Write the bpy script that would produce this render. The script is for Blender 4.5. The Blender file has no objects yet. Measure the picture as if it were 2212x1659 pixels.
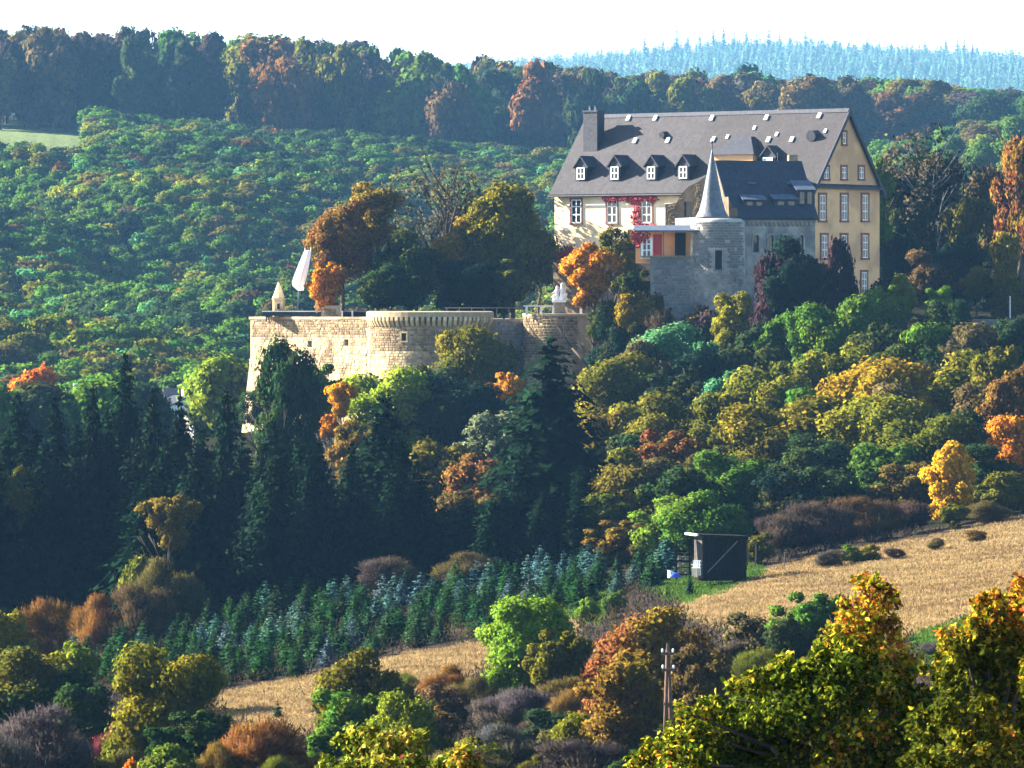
import bpy, math, random
import numpy as np
from mathutils import Vector, Matrix

scene = bpy.context.scene
COL = scene.collection
random.seed(7)

# ------------------------------------------------------------------ camera
F = 12043.0            # focal length in photo pixels (photo measured 2212 x 1659)
CZ = 30.0              # eye height above datum
HOR = 670.0            # row of the horizon
cam_d = bpy.data.cameras.new('camera')
cam = bpy.data.objects.new('camera', cam_d)
COL.objects.link(cam)
cam.location = (0, 0, CZ)
cam.rotation_euler = (math.radians(90), 0, 0)
cam_d.sensor_width = 36.0
cam_d.lens = 36.0 * F / 2212.0
cam_d.shift_y = -(829.5 - HOR) / 2212.0
cam_d.clip_start = 1.0
cam_d.clip_end = 20000.0
scene.camera = cam

# ------------------------------------------------------------------ light
SUN_EL = math.radians(27)
SUN_H = Vector((-0.942, 0.335)).normalized()     # sun stands to the west, a little behind the castle
sdir = Vector((SUN_H.x * math.cos(SUN_EL), SUN_H.y * math.cos(SUN_EL), math.sin(SUN_EL)))
sun_d = bpy.data.lights.new('sun', 'SUN')
sun_d.energy = 5.0
sun_d.angle = math.radians(0.5)
sun_d.color = (1.0, 0.92, 0.78)
sun = bpy.data.objects.new('sun', sun_d)
COL.objects.link(sun)
sun.rotation_euler = (-sdir).to_track_quat('-Z', 'Y').to_euler()

world = bpy.data.worlds.new('World')
scene.world = world
world.use_nodes = True
wt = world.node_tree
wt.nodes.clear()
sky = wt.nodes.new('ShaderNodeTexSky')
sky.sky_type = 'NISHITA'
sky.sun_disc = False
sky.sun_elevation = SUN_EL
sky.sun_rotation = math.atan2(sdir.x, sdir.y)
sky.air_density = 1.0
sky.dust_density = 0.8
sky.ozone_density = 2.0
bg = wt.nodes.new('ShaderNodeBackground')
bg.inputs['Strength'].default_value = 0.065
wo = wt.nodes.new('ShaderNodeOutputWorld')
wt.links.new(sky.outputs[0], bg.inputs[0])
wt.links.new(bg.outputs[0], wo.inputs[0])

vs = scene.view_settings
scene.display_settings.display_device = 'sRGB'
vs.view_transform = 'Standard'
vs.look = 'None'
vs.exposure = 2.75
vs.gamma = 1.0
vs.use_curve_mapping = False
scene.cycles.max_bounces = 5
scene.cycles.diffuse_bounces = 2
scene.cycles.glossy_bounces = 1
scene.cycles.transmission_bounces = 2
scene.cycles.volume_bounces = 0
scene.cycles.transparent_max_bounces = 4
scene.cycles.caustics_reflective = False
scene.cycles.caustics_refractive = False
scene.cycles.use_adaptive_sampling = True
scene.cycles.adaptive_threshold = 0.02
scene.cycles.use_denoising = True

# ------------------------------------------------------------------ helpers
def lin(r, g, b):
    f = lambda c: (c / 255 / 12.92) if c <= 10 else ((c / 255 + 0.055) / 1.055) ** 2.4
    return (f(r), f(g), f(b), 1.0)

def at(px, py, D):
    """point on the viewing line of photo pixel px,py at depth D"""
    return Vector(((px - 1106.0) / F * D, D, CZ + (HOR - py) / F * D))

def hit(o, ax, val, px, py):
    """where the viewing line of a photo pixel meets the plane local[ax]=val of empty o (local coordinates)"""
    inv = MATS[o.name].inverted()
    a = inv @ Vector((0, 0, CZ))
    d = (inv.to_3x3() @ Vector(((px - 1106.0) / F, 1.0, (HOR - py) / F)))
    t = (val - a[ax]) / d[ax]
    return a + d * t

MATS = {}
def empty(name, loc, rz=0.0):
    o = bpy.data.objects.new(name, None)
    COL.objects.link(o)
    o.location = loc
    o.rotation_euler = (0, 0, rz)
    o.empty_display_size = 0.3
    MATS[o.name] = Matrix.Translation(Vector(loc)) @ Matrix.Rotation(rz, 4, 'Z')
    return o

def tag(o, label=None, cat=None, group=None, kind=None):
    if label: o['label'] = label
    if cat: o['category'] = cat
    if group: o['group'] = group
    if kind: o['kind'] = kind
    return o

def link(name, me, parent=None):
    o = bpy.data.objects.new(name, me)
    COL.objects.link(o)
    if parent is not None: o.parent = parent
    return o

def np_mesh(name, verts, faces_flat, loop_n, mats=(), mat_idx=None, smooth=False, col=None, nrm=None):
    """fast mesh: verts (n,3), faces_flat index list, loop_n = verts per face (int or array)"""
    me = bpy.data.meshes.new(name)
    verts = np.asarray(verts, dtype=np.float32)
    ff = np.asarray(faces_flat, dtype=np.int32).ravel()
    if np.isscalar(loop_n):
        nf = len(ff) // loop_n
        tot = np.full(nf, loop_n, dtype=np.int32)
    else:
        tot = np.asarray(loop_n, dtype=np.int32); nf = len(tot)
    start = np.concatenate([[0], np.cumsum(tot)[:-1]]).astype(np.int32)
    me.vertices.add(len(verts)); me.vertices.foreach_set('co', verts.ravel())
    me.loops.add(len(ff)); me.loops.foreach_set('vertex_index', ff)
    me.polygons.add(nf); me.polygons.foreach_set('loop_start', start)
    try: me.polygons.foreach_set('loop_total', tot)
    except Exception: pass
    for m in mats: me.materials.append(m)
    if mat_idx is not None: me.polygons.foreach_set('material_index', np.asarray(mat_idx, dtype=np.int32))
    if smooth: me.polygons.foreach_set('use_smooth', np.ones(nf, dtype=bool))
    if col is not None:
        a = me.color_attributes.new('tint', 'FLOAT_COLOR', 'POINT')
        a.data.foreach_set('color', np.asarray(col, dtype=np.float32).ravel())
    if nrm is not None:
        a = me.attributes.new('nrm', 'FLOAT_VECTOR', 'POINT')
        a.data.foreach_set('vector', np.asarray(nrm, dtype=np.float32).ravel())
    me.update(calc_edges=True)
    me.validate()
    return me

class MB:
    """collects simple solids and links them as ONE mesh object"""
    def __init__(s): s.v = []; s.f = []
    def add(s, vs_, fs_):
        n = len(s.v)
        s.v += [tuple(p) for p in vs_]
        s.f += [tuple(i + n for i in f) for f in fs_]
    def box(s, x0, x1, y0, y1, z0, z1, M=None):
        p = [Vector(q) for q in ((x0,y0,z0),(x1,y0,z0),(x1,y1,z0),(x0,y1,z0),(x0,y0,z1),(x1,y0,z1),(x1,y1,z1),(x0,y1,z1))]
        if M is not None: p = [M @ q for q in p]
        s.add(p, [(0,3,2,1),(4,5,6,7),(0,1,5,4),(1,2,6,5),(2,3,7,6),(3,0,4,7)])
    def prism(s, poly, axis, a, b):
        """poly: 2D outline in the two other axes, extruded along axis from a to b"""
        n = len(poly)
        def P(u, v, w):
            return {0: (w, u, v), 1: (u, w, v), 2: (u, v, w)}[axis]
        s.add([P(u, v, a) for u, v in poly] + [P(u, v, b) for u, v in poly],
              [tuple(range(n))[::-1], tuple(range(n, 2 * n))] + [(i, (i + 1) % n, n + (i + 1) % n, n + i) for i in range(n)])
    def tube(s, p0, p1, r0, r1, n=8):
        p0 = Vector(p0); p1 = Vector(p1); d = (p1 - p0).normalized()
        a = d.orthogonal().normalized(); b = d.cross(a)
        ring = lambda p, r: [p + (a * math.cos(t) + b * math.sin(t)) * r for t in [2 * math.pi * i / n for i in range(n)]]
        s.add(ring(p0, r0) + ring(p1, r1),
              [(i, (i + 1) % n, n + (i + 1) % n, n + i) for i in range(n)] + [tuple(range(n))[::-1], tuple(range(n, 2 * n))])
    def lathe(s, prof, n=24, cx=0, cy=0, a0=0.0, a1=2 * math.pi):
        full = abs(a1 - a0 - 2 * math.pi) < 1e-6
        m = n if full else n + 1
        vs_ = []
        for r, z in prof:
            for i in range(m):
                t = a0 + (a1 - a0) * i / n
                vs_.append((cx + r * math.cos(t), cy + r * math.sin(t), z))
        fs_ = []
        for k in range(len(prof) - 1):
            for i in range(n):
                j = (i + 1) % m
                fs_.append((k * m + i, k * m + j, (k + 1) * m + j, (k + 1) * m + i))
        if full:
            fs_.append(tuple(range(m))[::-1]); q = (len(prof) - 1) * m
            fs_.append(tuple(range(q, q + m)))
        s.add(vs_, fs_)
    def wall(s, u0, u1, v0, v1, holes, d, P):
        """flat wall with real rectangular openings. P(u,v,depth) -> point; holes (u0,u1,v0,v1); d = reveal depth"""
        us = sorted({u0, u1} | {h[0] for h in holes} | {h[1] for h in holes})
        vs_ = sorted({v0, v1} | {h[2] for h in holes} | {h[3] for h in holes})
        for i in range(len(us) - 1):
            for j in range(len(vs_) - 1):
                cu = (us[i] + us[i + 1]) / 2; cv = (vs_[j] + vs_[j + 1]) / 2
                if any(h[0] < cu < h[1] and h[2] < cv < h[3] for h in holes): continue
                s.add([P(us[i], vs_[j], 0), P(us[i + 1], vs_[j], 0), P(us[i + 1], vs_[j + 1], 0), P(us[i], vs_[j + 1], 0)], [(0, 1, 2, 3)])
        for a, b, c, e in holes:
            q = [(a, c), (b, c), (b, e), (a, e)]
            for k in range(4):
                m = q[k]; n = q[(k + 1) % 4]
                s.add([P(m[0], m[1], 0), P(m[0], m[1], d), P(n[0], n[1], d), P(n[0], n[1], 0)], [(0, 1, 2, 3)])
            s.add([P(u, v, d) for u, v in q], [(0, 1, 2, 3)])
    def mesh(s, name, mat, smooth=False):
        me = bpy.data.meshes.new(name)
        me.from_pydata(s.v, [], s.f)
        if mat is not None: me.materials.append(mat)
        if smooth: me.polygons.foreach_set('use_smooth', np.ones(len(me.polygons), dtype=bool))
        me.update()
        return me
    def build(s, name, mat, parent=None, smooth=False):
        return link(name, s.mesh(name, mat, smooth), parent)

# ------------------------------------------------------------------ materials
def nt(name):
    m = bpy.data.materials.new(name)
    m.use_nodes = True
    t = m.node_tree
    t.nodes.clear()
    out = t.nodes.new('ShaderNodeOutputMaterial')
    return m, t, out

def N(t, kind, **kw):
    n = t.nodes.new(kind)
    for k, v in kw.items():
        if k.startswith('i_'):
            n.inputs[k[2:].replace('_', ' ')].default_value = v
        else: setattr(n, k, v)
    return n

def surf(name, c0, c1, scale=1.0, rough=0.9, bump=0.0, bscale=None, spec=0.2, c2=None, scale2=0.15, metal=0.0, vary=0.0):
    """two-colour noise material (+ a large stain colour c2), object coordinates"""
    m, t, out = nt(name)
    tc = N(t, 'ShaderNodeTexCoord')
    no = N(t, 'ShaderNodeTexNoise'); no.inputs['Scale'].default_value = scale; no.inputs['Detail'].default_value = 6
    no.inputs['Roughness'].default_value = 0.7
    t.links.new(tc.outputs['Object'], no.inputs['Vector'])
    r = N(t, 'ShaderNodeValToRGB')
    r.color_ramp.elements[0].position = 0.32; r.color_ramp.elements[0].color = c0
    r.color_ramp.elements[1].position = 0.68; r.color_ramp.elements[1].color = c1
    t.links.new(no.outputs['Fac'], r.inputs[0])
    c = r.outputs[0]
    if c2 is not None:
        n2 = N(t, 'ShaderNodeTexNoise'); n2.inputs['Scale'].default_value = scale2; n2.inputs['Detail'].default_value = 5
        t.links.new(tc.outputs['Object'], n2.inputs['Vector'])
        r2 = N(t, 'ShaderNodeValToRGB'); r2.color_ramp.elements[0].position = 0.48; r2.color_ramp.elements[1].position = 0.62
        t.links.new(n2.outputs['Fac'], r2.inputs[0])
        mx = N(t, 'ShaderNodeMix', data_type='RGBA')
        t.links.new(r2.outputs[0], mx.inputs[0]); t.links.new(c, mx.inputs[6]); mx.inputs[7].default_value = c2
        c = mx.outputs[2]
    if vary:
        g = N(t, 'ShaderNodeNewGeometry'); oi = N(t, 'ShaderNodeObjectInfo')
        sm = N(t, 'ShaderNodeMath', operation='ADD'); t.links.new(g.outputs['Random Per Island'], sm.inputs[0]); t.links.new(oi.outputs['Random'], sm.inputs[1])
        fr = N(t, 'ShaderNodeMath', operation='FRACT'); t.links.new(sm.outputs[0], fr.inputs[0])
        mv = N(t, 'ShaderNodeMapRange'); mv.inputs['To Min'].default_value = 1 - vary; mv.inputs['To Max'].default_value = 1 + vary * .6; t.links.new(fr.outputs[0], mv.inputs['Value'])
        hv = N(t, 'ShaderNodeHueSaturation'); t.links.new(mv.outputs[0], hv.inputs['Value']); t.links.new(c, hv.inputs['Color']); c = hv.outputs[0]
    b = N(t, 'ShaderNodeBsdfPrincipled')
    b.inputs['Roughness'].default_value = rough
    b.inputs['Specular IOR Level'].default_value = spec
    b.inputs['Metallic'].default_value = metal
    t.links.new(c, b.inputs['Base Color'])
    if bump > 0:
        n3 = N(t, 'ShaderNodeTexNoise'); n3.inputs['Scale'].default_value = bscale or scale * 3; n3.inputs['Detail'].default_value = 4
        t.links.new(tc.outputs['Object'], n3.inputs['Vector'])
        bp = N(t, 'ShaderNodeBump'); bp.inputs['Strength'].default_value = 0.6; bp.inputs['Distance'].default_value = bump
        t.links.new(n3.outputs['Fac'], bp.inputs['Height']); t.links.new(bp.outputs[0], b.inputs['Normal'])
    t.links.new(b.outputs[0], out.inputs[0])
    return m

def slate(name, c0, c1, rough=0.5, row=0.32, c2=None):
    """slate roofing: courses of slates with per-slate tone"""
    m, t, out = nt(name)
    tc = N(t, 'ShaderNodeTexCoord')
    vo = N(t, 'ShaderNodeTexVoronoi'); vo.inputs['Scale'].default_value = 1 / row
    t.links.new(tc.outputs['Object'], vo.inputs['Vector'])
    hs = N(t, 'ShaderNodeSeparateColor'); t.links.new(vo.outputs['Color'], hs.inputs[0])
    no = N(t, 'ShaderNodeTexNoise'); no.inputs['Scale'].default_value = 0.5; no.inputs['Detail'].default_value = 6
    t.links.new(tc.outputs['Object'], no.inputs['Vector'])
    ad = N(t, 'ShaderNodeMath', operation='MULTIPLY_ADD'); ad.inputs[1].default_value = 0.45
    t.links.new(hs.outputs[0], ad.inputs[0]); 
    ml = N(t, 'ShaderNodeMath', operation='MULTIPLY'); ml.inputs[1].default_value = 0.55
    t.links.new(no.outputs['Fac'], ml.inputs[0]); t.links.new(ml.outputs[0], ad.inputs[2])
    r = N(t, 'ShaderNodeValToRGB')
    r.color_ramp.elements[0].position = 0.2; r.color_ramp.elements[0].color = c0
    r.color_ramp.elements[1].position = 0.8; r.color_ramp.elements[1].color = c1
    t.links.new(ad.outputs[0], r.inputs[0])
    b = N(t, 'ShaderNodeBsdfPrincipled'); b.inputs['Roughness'].default_value = rough; b.inputs['Specular IOR Level'].default_value = 0.35
    t.links.new(r.outputs[0], b.inputs['Base Color'])
    bp = N(t, 'ShaderNodeBump'); bp.inputs['Strength'].default_value = 0.5; bp.inputs['Distance'].default_value = 0.04
    t.links.new(hs.outputs[1], bp.inputs['Height']); t.links.new(bp.outputs[0], b.inputs['Normal'])
    t.links.new(b.outputs[0], out.inputs[0])
    return m

def leafy(name, attr=False, trans=0.18, patch=True, spread=0.5, soft=True, inst=False):
    """foliage: colour from the object's own colour (or the mesh's 'tint'), varied leaf by leaf, with patches turning yellow"""
    m, t, out = nt(name)
    geo = N(t, 'ShaderNodeNewGeometry')
    if attr:
        a = N(t, 'ShaderNodeAttribute'); a.attribute_name = 'tint'; a.attribute_type = 'INSTANCER' if inst else 'GEOMETRY'; base = a.outputs['Color']; alpha = a.outputs['Alpha']
    else:
        a = N(t, 'ShaderNodeObjectInfo'); base = a.outputs['Color']; alpha = a.outputs['Alpha']
    hsv = N(t, 'ShaderNodeHueSaturation')
    mr = N(t, 'ShaderNodeMapRange'); mr.inputs['To Min'].default_value = 1 - spread; mr.inputs['To Max'].default_value = 1 + spread * 1.1
    t.links.new(geo.outputs['Random Per Island'], mr.inputs['Value']); t.links.new(mr.outputs[0], hsv.inputs['Value'])
    wn = N(t, 'ShaderNodeTexWhiteNoise', noise_dimensions='1D'); t.links.new(geo.outputs['Random Per Island'], wn.inputs['W'])
    mh = N(t, 'ShaderNodeMapRange'); mh.inputs['To Min'].default_value = 0.475; mh.inputs['To Max'].default_value = 0.525
    t.links.new(wn.outputs['Value'], mh.inputs['Value']); t.links.new(mh.outputs[0], hsv.inputs['Hue'])
    src = base
    if patch:
        tc = N(t, 'ShaderNodeTexCoord')
        no = N(t, 'ShaderNodeTexNoise'); no.inputs['Scale'].default_value = 0.22; no.inputs['Detail'].default_value = 3
        t.links.new(geo.outputs['Position'], no.inputs['Vector'])
        r = N(t, 'ShaderNodeValToRGB'); r.color_ramp.elements[0].position = 0.47; r.color_ramp.elements[1].position = 0.66
        t.links.new(no.outputs['Fac'], r.inputs[0])
        ml = N(t, 'ShaderNodeMath', operation='MULTIPLY'); t.links.new(r.outputs[0], ml.inputs[0]); t.links.new(alpha, ml.inputs[1])
        mx = N(t, 'ShaderNodeMix', data_type='RGBA'); t.links.new(ml.outputs[0], mx.inputs[0]); t.links.new(base, mx.inputs[6])
        mx.inputs[7].default_value = (0.080, 0.063, 0.005, 1)
        src = mx.outputs[2]
    t.links.new(src, hsv.inputs['Color'])
    d = N(t, 'ShaderNodeBsdfDiffuse'); tr = N(t, 'ShaderNodeBsdfTranslucent')
    t.links.new(hsv.outputs[0], d.inputs[0])
    if soft:
        # leaf sprays scatter to both sides; they shade by the way their bough faces
        an = N(t, 'ShaderNodeAttribute'); an.attribute_name = 'nrm'
        vt = N(t, 'ShaderNodeVectorTransform', vector_type='NORMAL', convert_from='OBJECT', convert_to='WORLD')
        t.links.new(an.outputs['Vector'], vt.inputs[0])
        nm = N(t, 'ShaderNodeVectorMath', operation='NORMALIZE'); t.links.new(vt.outputs[0], nm.inputs[0])
        ng = N(t, 'ShaderNodeVectorMath', operation='SCALE'); ng.inputs['Scale'].default_value = -1.0; t.links.new(nm.outputs[0], ng.inputs[0])
        t.links.new(nm.outputs[0], d.inputs['Normal']); t.links.new(ng.outputs[0], tr.inputs['Normal'])
        t.links.new(hsv.outputs[0], tr.inputs[0])
        mix = N(t, 'ShaderNodeAddShader'); t.links.new(d.outputs[0], mix.inputs[0]); t.links.new(tr.outputs[0], mix.inputs[1])
    else:
        t.links.new(hsv.outputs[0], tr.inputs[0])
        mix = N(t, 'ShaderNodeMixShader'); mix.inputs[0].default_value = trans
        t.links.new(d.outputs[0], mix.inputs[1]); t.links.new(tr.outputs[0], mix.inputs[2])
    t.links.new(mix.outputs[0], out.inputs[0])
    return m

def flat(name, c, rough=0.6, spec=0.3, metal=0.0):
    m, t, out = nt(name)
    b = N(t, 'ShaderNodeBsdfPrincipled'); b.inputs['Base Color'].default_value = c
    b.inputs['Roughness'].default_value = rough; b.inputs['Specular IOR Level'].default_value = spec; b.inputs['Metallic'].default_value = metal
    t.links.new(b.outputs[0], out.inputs[0])
    return m

MAT = dict(
    ochre=surf('ochre_plaster', (0.62, 0.36, 0.17, 1), (0.72, 0.44, 0.22, 1), 0.8, 0.92, 0.02, 4, c2=(0.48, 0.28, 0.14, 1), scale2=0.25),
    ochre_sunlit=surf('sunlit_ochre_plaster', (0.74, 0.60, 0.40, 1), (0.84, 0.70, 0.48, 1), 0.8, 0.92, 0.02, 4, c2=(0.66, 0.50, 0.30, 1), scale2=0.25),  # the same ochre plaster, with sunlight painted in as a lighter tone
    sandstone=surf('red_sandstone', (0.16, 0.07, 0.05, 1), (0.25, 0.11, 0.075, 1), 3, 0.9),
    white=flat('white_paint', (0.8, 0.8, 0.78, 1), 0.5),
    glass=flat('window_glass', (0.012, 0.017, 0.03, 1), 0.08, 0.6),
    slate=slate('grey_slate', (0.0155, 0.0135, 0.0165, 1), (0.036, 0.031, 0.036, 1), 0.8),
    slate2=slate('brown_slate', (0.0115, 0.0095, 0.012, 1), (0.027, 0.0215, 0.0255, 1), 0.8),
    slated=slate('dark_slate', (0.008, 0.010, 0.019, 1), (0.020, 0.024, 0.040, 1), 0.65),
    cone=slate('cone_slate', (0.05, 0.06, 0.075, 1), (0.11, 0.125, 0.15, 1), 0.45),
    zinc=surf('zinc_sheet', (0.04, 0.055, 0.085, 1), (0.075, 0.095, 0.13, 1), 1.5, 0.75, spec=0.15, metal=0.0),
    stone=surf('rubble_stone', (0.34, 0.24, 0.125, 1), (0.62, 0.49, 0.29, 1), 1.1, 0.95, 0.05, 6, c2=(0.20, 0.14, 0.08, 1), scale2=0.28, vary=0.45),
    mortar=surf('lime_mortar', (0.24, 0.18, 0.105, 1), (0.38, 0.30, 0.19, 1), 2.0, 0.95, 0.03, 8),
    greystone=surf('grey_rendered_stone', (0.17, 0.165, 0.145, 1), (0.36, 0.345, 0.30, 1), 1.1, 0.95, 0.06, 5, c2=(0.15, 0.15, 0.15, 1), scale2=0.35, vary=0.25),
    brownstone=surf('brown_rubble', (0.11, 0.08, 0.05, 1), (0.27, 0.20, 0.125, 1), 1.6, 0.95, 0.08, 5, vary=0.45),
    wood=surf('dark_timber', (0.005, 0.005, 0.006, 1), (0.012, 0.011, 0.011, 1), 3, 0.95, spec=0.05),
    greyboard=surf('grey_boards', (0.035, 0.03, 0.028, 1), (0.075, 0.066, 0.062, 1), 4, 0.9),
    oldwood=surf('weathered_boards', (0.10, 0.085, 0.075, 1), (0.19, 0.17, 0.155, 1), 4, 0.9),
    postwood=surf('pole_timber', (0.055, 0.032, 0.022, 1), (0.12, 0.072, 0.046, 1), 5, 0.85),
    bark=surf('bark', (0.035, 0.026, 0.02, 1), (0.09, 0.07, 0.055, 1), 3, 0.95, 0.05, 8),
    palebark=surf('pale_bark', (0.14, 0.13, 0.12, 1), (0.26, 0.25, 0.24, 1), 3, 0.95),
    redpaint=flat('red_paint', (0.35, 0.02, 0.02, 1), 0.6),
    dark=flat('painted_dark_opening', (0.012, 0.012, 0.015, 1), 0.9, 0.1),  # flat dark tone painted in for the unlit depth of openings
    marble=surf('white_stone', (0.55, 0.55, 0.55, 1), (0.8, 0.8, 0.78, 1), 3, 0.7),
    blue=flat('blue_tarpaulin', (0.015, 0.05, 0.36, 1), 0.45),
    leaf=leafy('leaves'), needle=leafy('needles', patch=False, spread=0.5), twig=leafy('twigs', spread=0.45),
    leafinst=leafy('wood_leaves', attr=True, inst=True, spread=.27), needleinst=leafy('wood_needles', attr=True, inst=True, patch=False, spread=.2),
    grassattr=leafy('dry_grass', attr=True, trans=0.3, patch=False, spread=0.28, soft=False),
    oakleaf=leafy('oak_leaves', attr=True, trans=0.5, patch=False, spread=0.5, soft=False),
    vine=flat('vine_leaves', (0.30, 0.025, 0.03, 1), 0.7),
)
# ------------------------------------------------------------------ terrain
PXS = np.array([-1400, 0, 550, 1106, 1660, 2212, 3600], dtype=float)
ROWS = [  # depth, ground row (photo pixels) at the px columns above
    (150, [2300, 2300, 2280, 2270, 2250, 2200, 2100]),
    (200, [1980, 1930, 1920, 1890, 1830, 1720, 1600]),
    (240, [1850, 1810, 1790, 1760, 1700, 1550, 1380]),
    (270, [1770, 1735, 1710, 1680, 1600, 1460, 1270]),
    (300, [1700, 1665, 1635, 1595, 1500, 1375, 1180]),
    (340, [1570, 1540, 1500, 1435, 1360, 1270, 1080]),
    (380, [1500, 1480, 1430, 1340, 1262, 1190, 1000]),
    (420, [1420, 1400, 1340, 1270, 1200, 1125, 930]),
    (460, [1350, 1330, 1290, 1240, 1165, 1080, 860]),
    (520, [1230, 1200, 1140, 1110, 1050, 975, 760]),
    (570, [1100, 1050, 950, 960, 900, 830, 720]),
    (590, [1060, 1010, 930, 900, 770, 730, 700]),
    (605, [1060, 1010, 930, 860, 680, 690, 690]),
    (645, [1070, 1020, 960, 780, 656, 668, 660]),
    (700, [1080, 1040, 1020, 900, 720, 650, 600]),
    (760, [1010, 990, 980, 930, 800, 640, 560]),
    (820, [910, 900, 900, 890, 780, 600, 520]),
    (900, [760, 760, 770, 780, 700, 530, 480]),
    (1000, [560, 575, 600, 640, 600, 440, 440]),
    (1100, [405, 415, 440, 520, 500, 360, 360]),
    (1150, [330, 340, 372, 450, 455, 320, 330]),
    (1200, [285, 283, 330, 395, 410, 300, 310]),
    (1250, [268, 272, 305, 355, 365, 292, 300]),
    (1300, [255, 258, 278, 314, 318, 303, 310]),
    (1360, [240, 244, 258, 286, 300, 318, 325]),
    (1500, [270, 270, 275, 300, 325, 345, 350]),
    (1800, [500, 500, 500, 500, 480, 470, 470]),
    (2200, [480, 480, 470, 430, 400, 380, 400]),
    (2600, [330, 330, 320, 250, 235, 245, 280]),
    (2900, [250, 250, 230, 180, 146, 172, 220]),
    (3050, [240, 240, 215, 162, 116, 150, 210]),
    (3300, [270, 270, 245, 200, 165, 185, 240]),
    (4000, [420, 420, 420, 400, 400, 400, 420]),
    (7000, [560] * 7),
]
KK = 2.0
def far(D): return D if D <= 700 else 700 + (D - 700) * KK if D < 1600 else 2500 + (D - 1600) * 3.6          # the far slopes lie well back
ROWS = [(far(d), r) for d, r in ROWS if d < 3900] + [(9800.0, [500] * 7)]
DS = np.array([0.0, 20.0, 60.0, 100.0] + [r[0] for r in ROWS])
ZT = np.array([[-1.7] * 7, [-4.2] * 7, [-10.5] * 7, [-16.0] * 7] + [[(HOR - p) / F * r[0] for p in r[1]] for r in ROWS])
# dense smooth table: depth step 4 m near, resampled on a fixed (px, D) grid
GD = np.concatenate([np.arange(0, 240, 10), np.arange(240, 440, 2.0), np.arange(440, 700, 4.0), np.arange(700, 2300, 20), np.arange(2300, 9801, 50)])
GP = np.arange(-1400, 3601, 20.0)
def _table():
    a = np.array([np.interp(GP, PXS, z) for z in ZT])                # (rows, px)
    k = np.exp(-0.5 * (np.arange(-15, 16) / 6.0) ** 2); k /= k.sum()
    a = np.apply_along_axis(lambda v: np.convolve(np.pad(v, 15, mode='edge'), k, 'valid'), 1, a)
    b = np.array([np.interp(GD, DS, a[:, i]) for i in range(len(GP))]).T
    k = np.array([1, 2, 3, 2, 1], float); k /= k.sum()
    b = np.apply_along_axis(lambda v: np.convolve(np.pad(v, 2, mode='edge'), k, 'valid'), 0, b)
    return b
GZ = _table()
def ground(x, y):
    """terrain height (arrays ok)"""
    x = np.asarray(x, float); y = np.asarray(y, float)
    px = np.clip(1106 + x / np.maximum(y, 1.0) * F, GP[0], GP[-1] - 1e-3)
    i = np.clip(np.searchsorted(GD, y, side='right') - 1, 0, len(GD) - 2)
    j = np.clip(((px - GP[0]) / 20.0).astype(int), 0, len(GP) - 2)
    ty = np.clip((y - GD[i]) / (GD[i + 1] - GD[i]), 0, 1); tx = (px - GP[0]) / 20.0 - j
    z = (GZ[i, j] * (1 - tx) + GZ[i, j + 1] * tx) * (1 - ty) + (GZ[i + 1, j] * (1 - tx) + GZ[i + 1, j + 1] * tx) * ty
    bump = 0.10 * np.sin(x * 0.9 + 1.3 * np.sin(y * 0.31)) * np.sin(y * 0.53 + 0.7) + 0.06 * np.sin(x * 2.3 + y * 1.1)
    w = np.clip((y - 830) / 150, 0, 1) * np.clip((1720 - y) / 200, 0, 1)          # folds of the wooded hillside
    z = z + w * (5.5 * np.sin(x * .045 + 1.4 * np.sin(y * .006)) * np.sin(y * .021 + .6) + 3.5 * np.sin(x * .028 - y * .011 + 1.0) + 2.0 * np.sin(x * .09 + y * .03))
    return CZ + z + bump

def inpoly(px, py, poly):
    c = np.zeros(np.shape(px), bool)
    n = len(poly)
    for i in range(n):
        (x0, y0), (x1, y1) = poly[i], poly[(i + 1) % n]
        with np.errstate(divide='ignore', invalid='ignore'):
            m = ((y0 > py) != (y1 > py)) & (px < (x1 - x0) * (py - y0) / (y1 - y0 + 1e-9) + x0)
        c ^= m
    return c

MEADOW = [[(1455, 1305), (1560, 1278), (1650, 1232), (1800, 1188), (2000, 1160), (2212, 1112), (2900, 950), (2900, 1500), (2212, 1300), (2050, 1345), (1900, 1400), (1700, 1400), (1500, 1345)],
          [(440, 1505), (870, 1412), (1040, 1385), (1250, 1330), (1250, 1400), (1050, 1440), (1000, 1480), (900, 1490), (860, 1530), (700, 1590), (520, 1570)]]
LAWN = [[(1380, 1275), (1480, 1305), (1560, 1276), (1655, 1238), (1640, 1215), (1400, 1225)], [(1200, 1322), (1290, 1350), (1330, 1300), (1300, 1270)],
        [(1960, 1372), (2212, 1298), (2500, 1230), (2500, 1420), (2212, 1400), (2000, 1450)]]
FIELD = [(-500, 235), (190, 262), (200, 330), (-500, 330)]
def ground_kind(x, y, jitter=0.0):
    x = np.asarray(x, float); y = np.asarray(y, float)
    z = ground(x, y)
    px = 1106 + x / np.maximum(y, 1) * F; py = HOR - (z - CZ) / np.maximum(y, 1) * F
    if jitter:
        px = px + jitter * np.sin(x * 1.7 + 2.1 * np.sin(y * 0.9)) ; py = py + jitter * 0.5 * np.sin(x * 0.8 + y * 1.3)
    near = (y > 230) & (y < 440)
    me = near & (inpoly(px, py, MEADOW[0]) | inpoly(px, py, MEADOW[1]))
    la = near & (inpoly(px, py, LAWN[0]) | inpoly(px, py, LAWN[1]) | inpoly(px, py, LAWN[2]))
    fi = (y > far(1000)) & (y < far(1260)) & inpoly(px, py, FIELD)
    return me, la, fi, px, py

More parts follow.
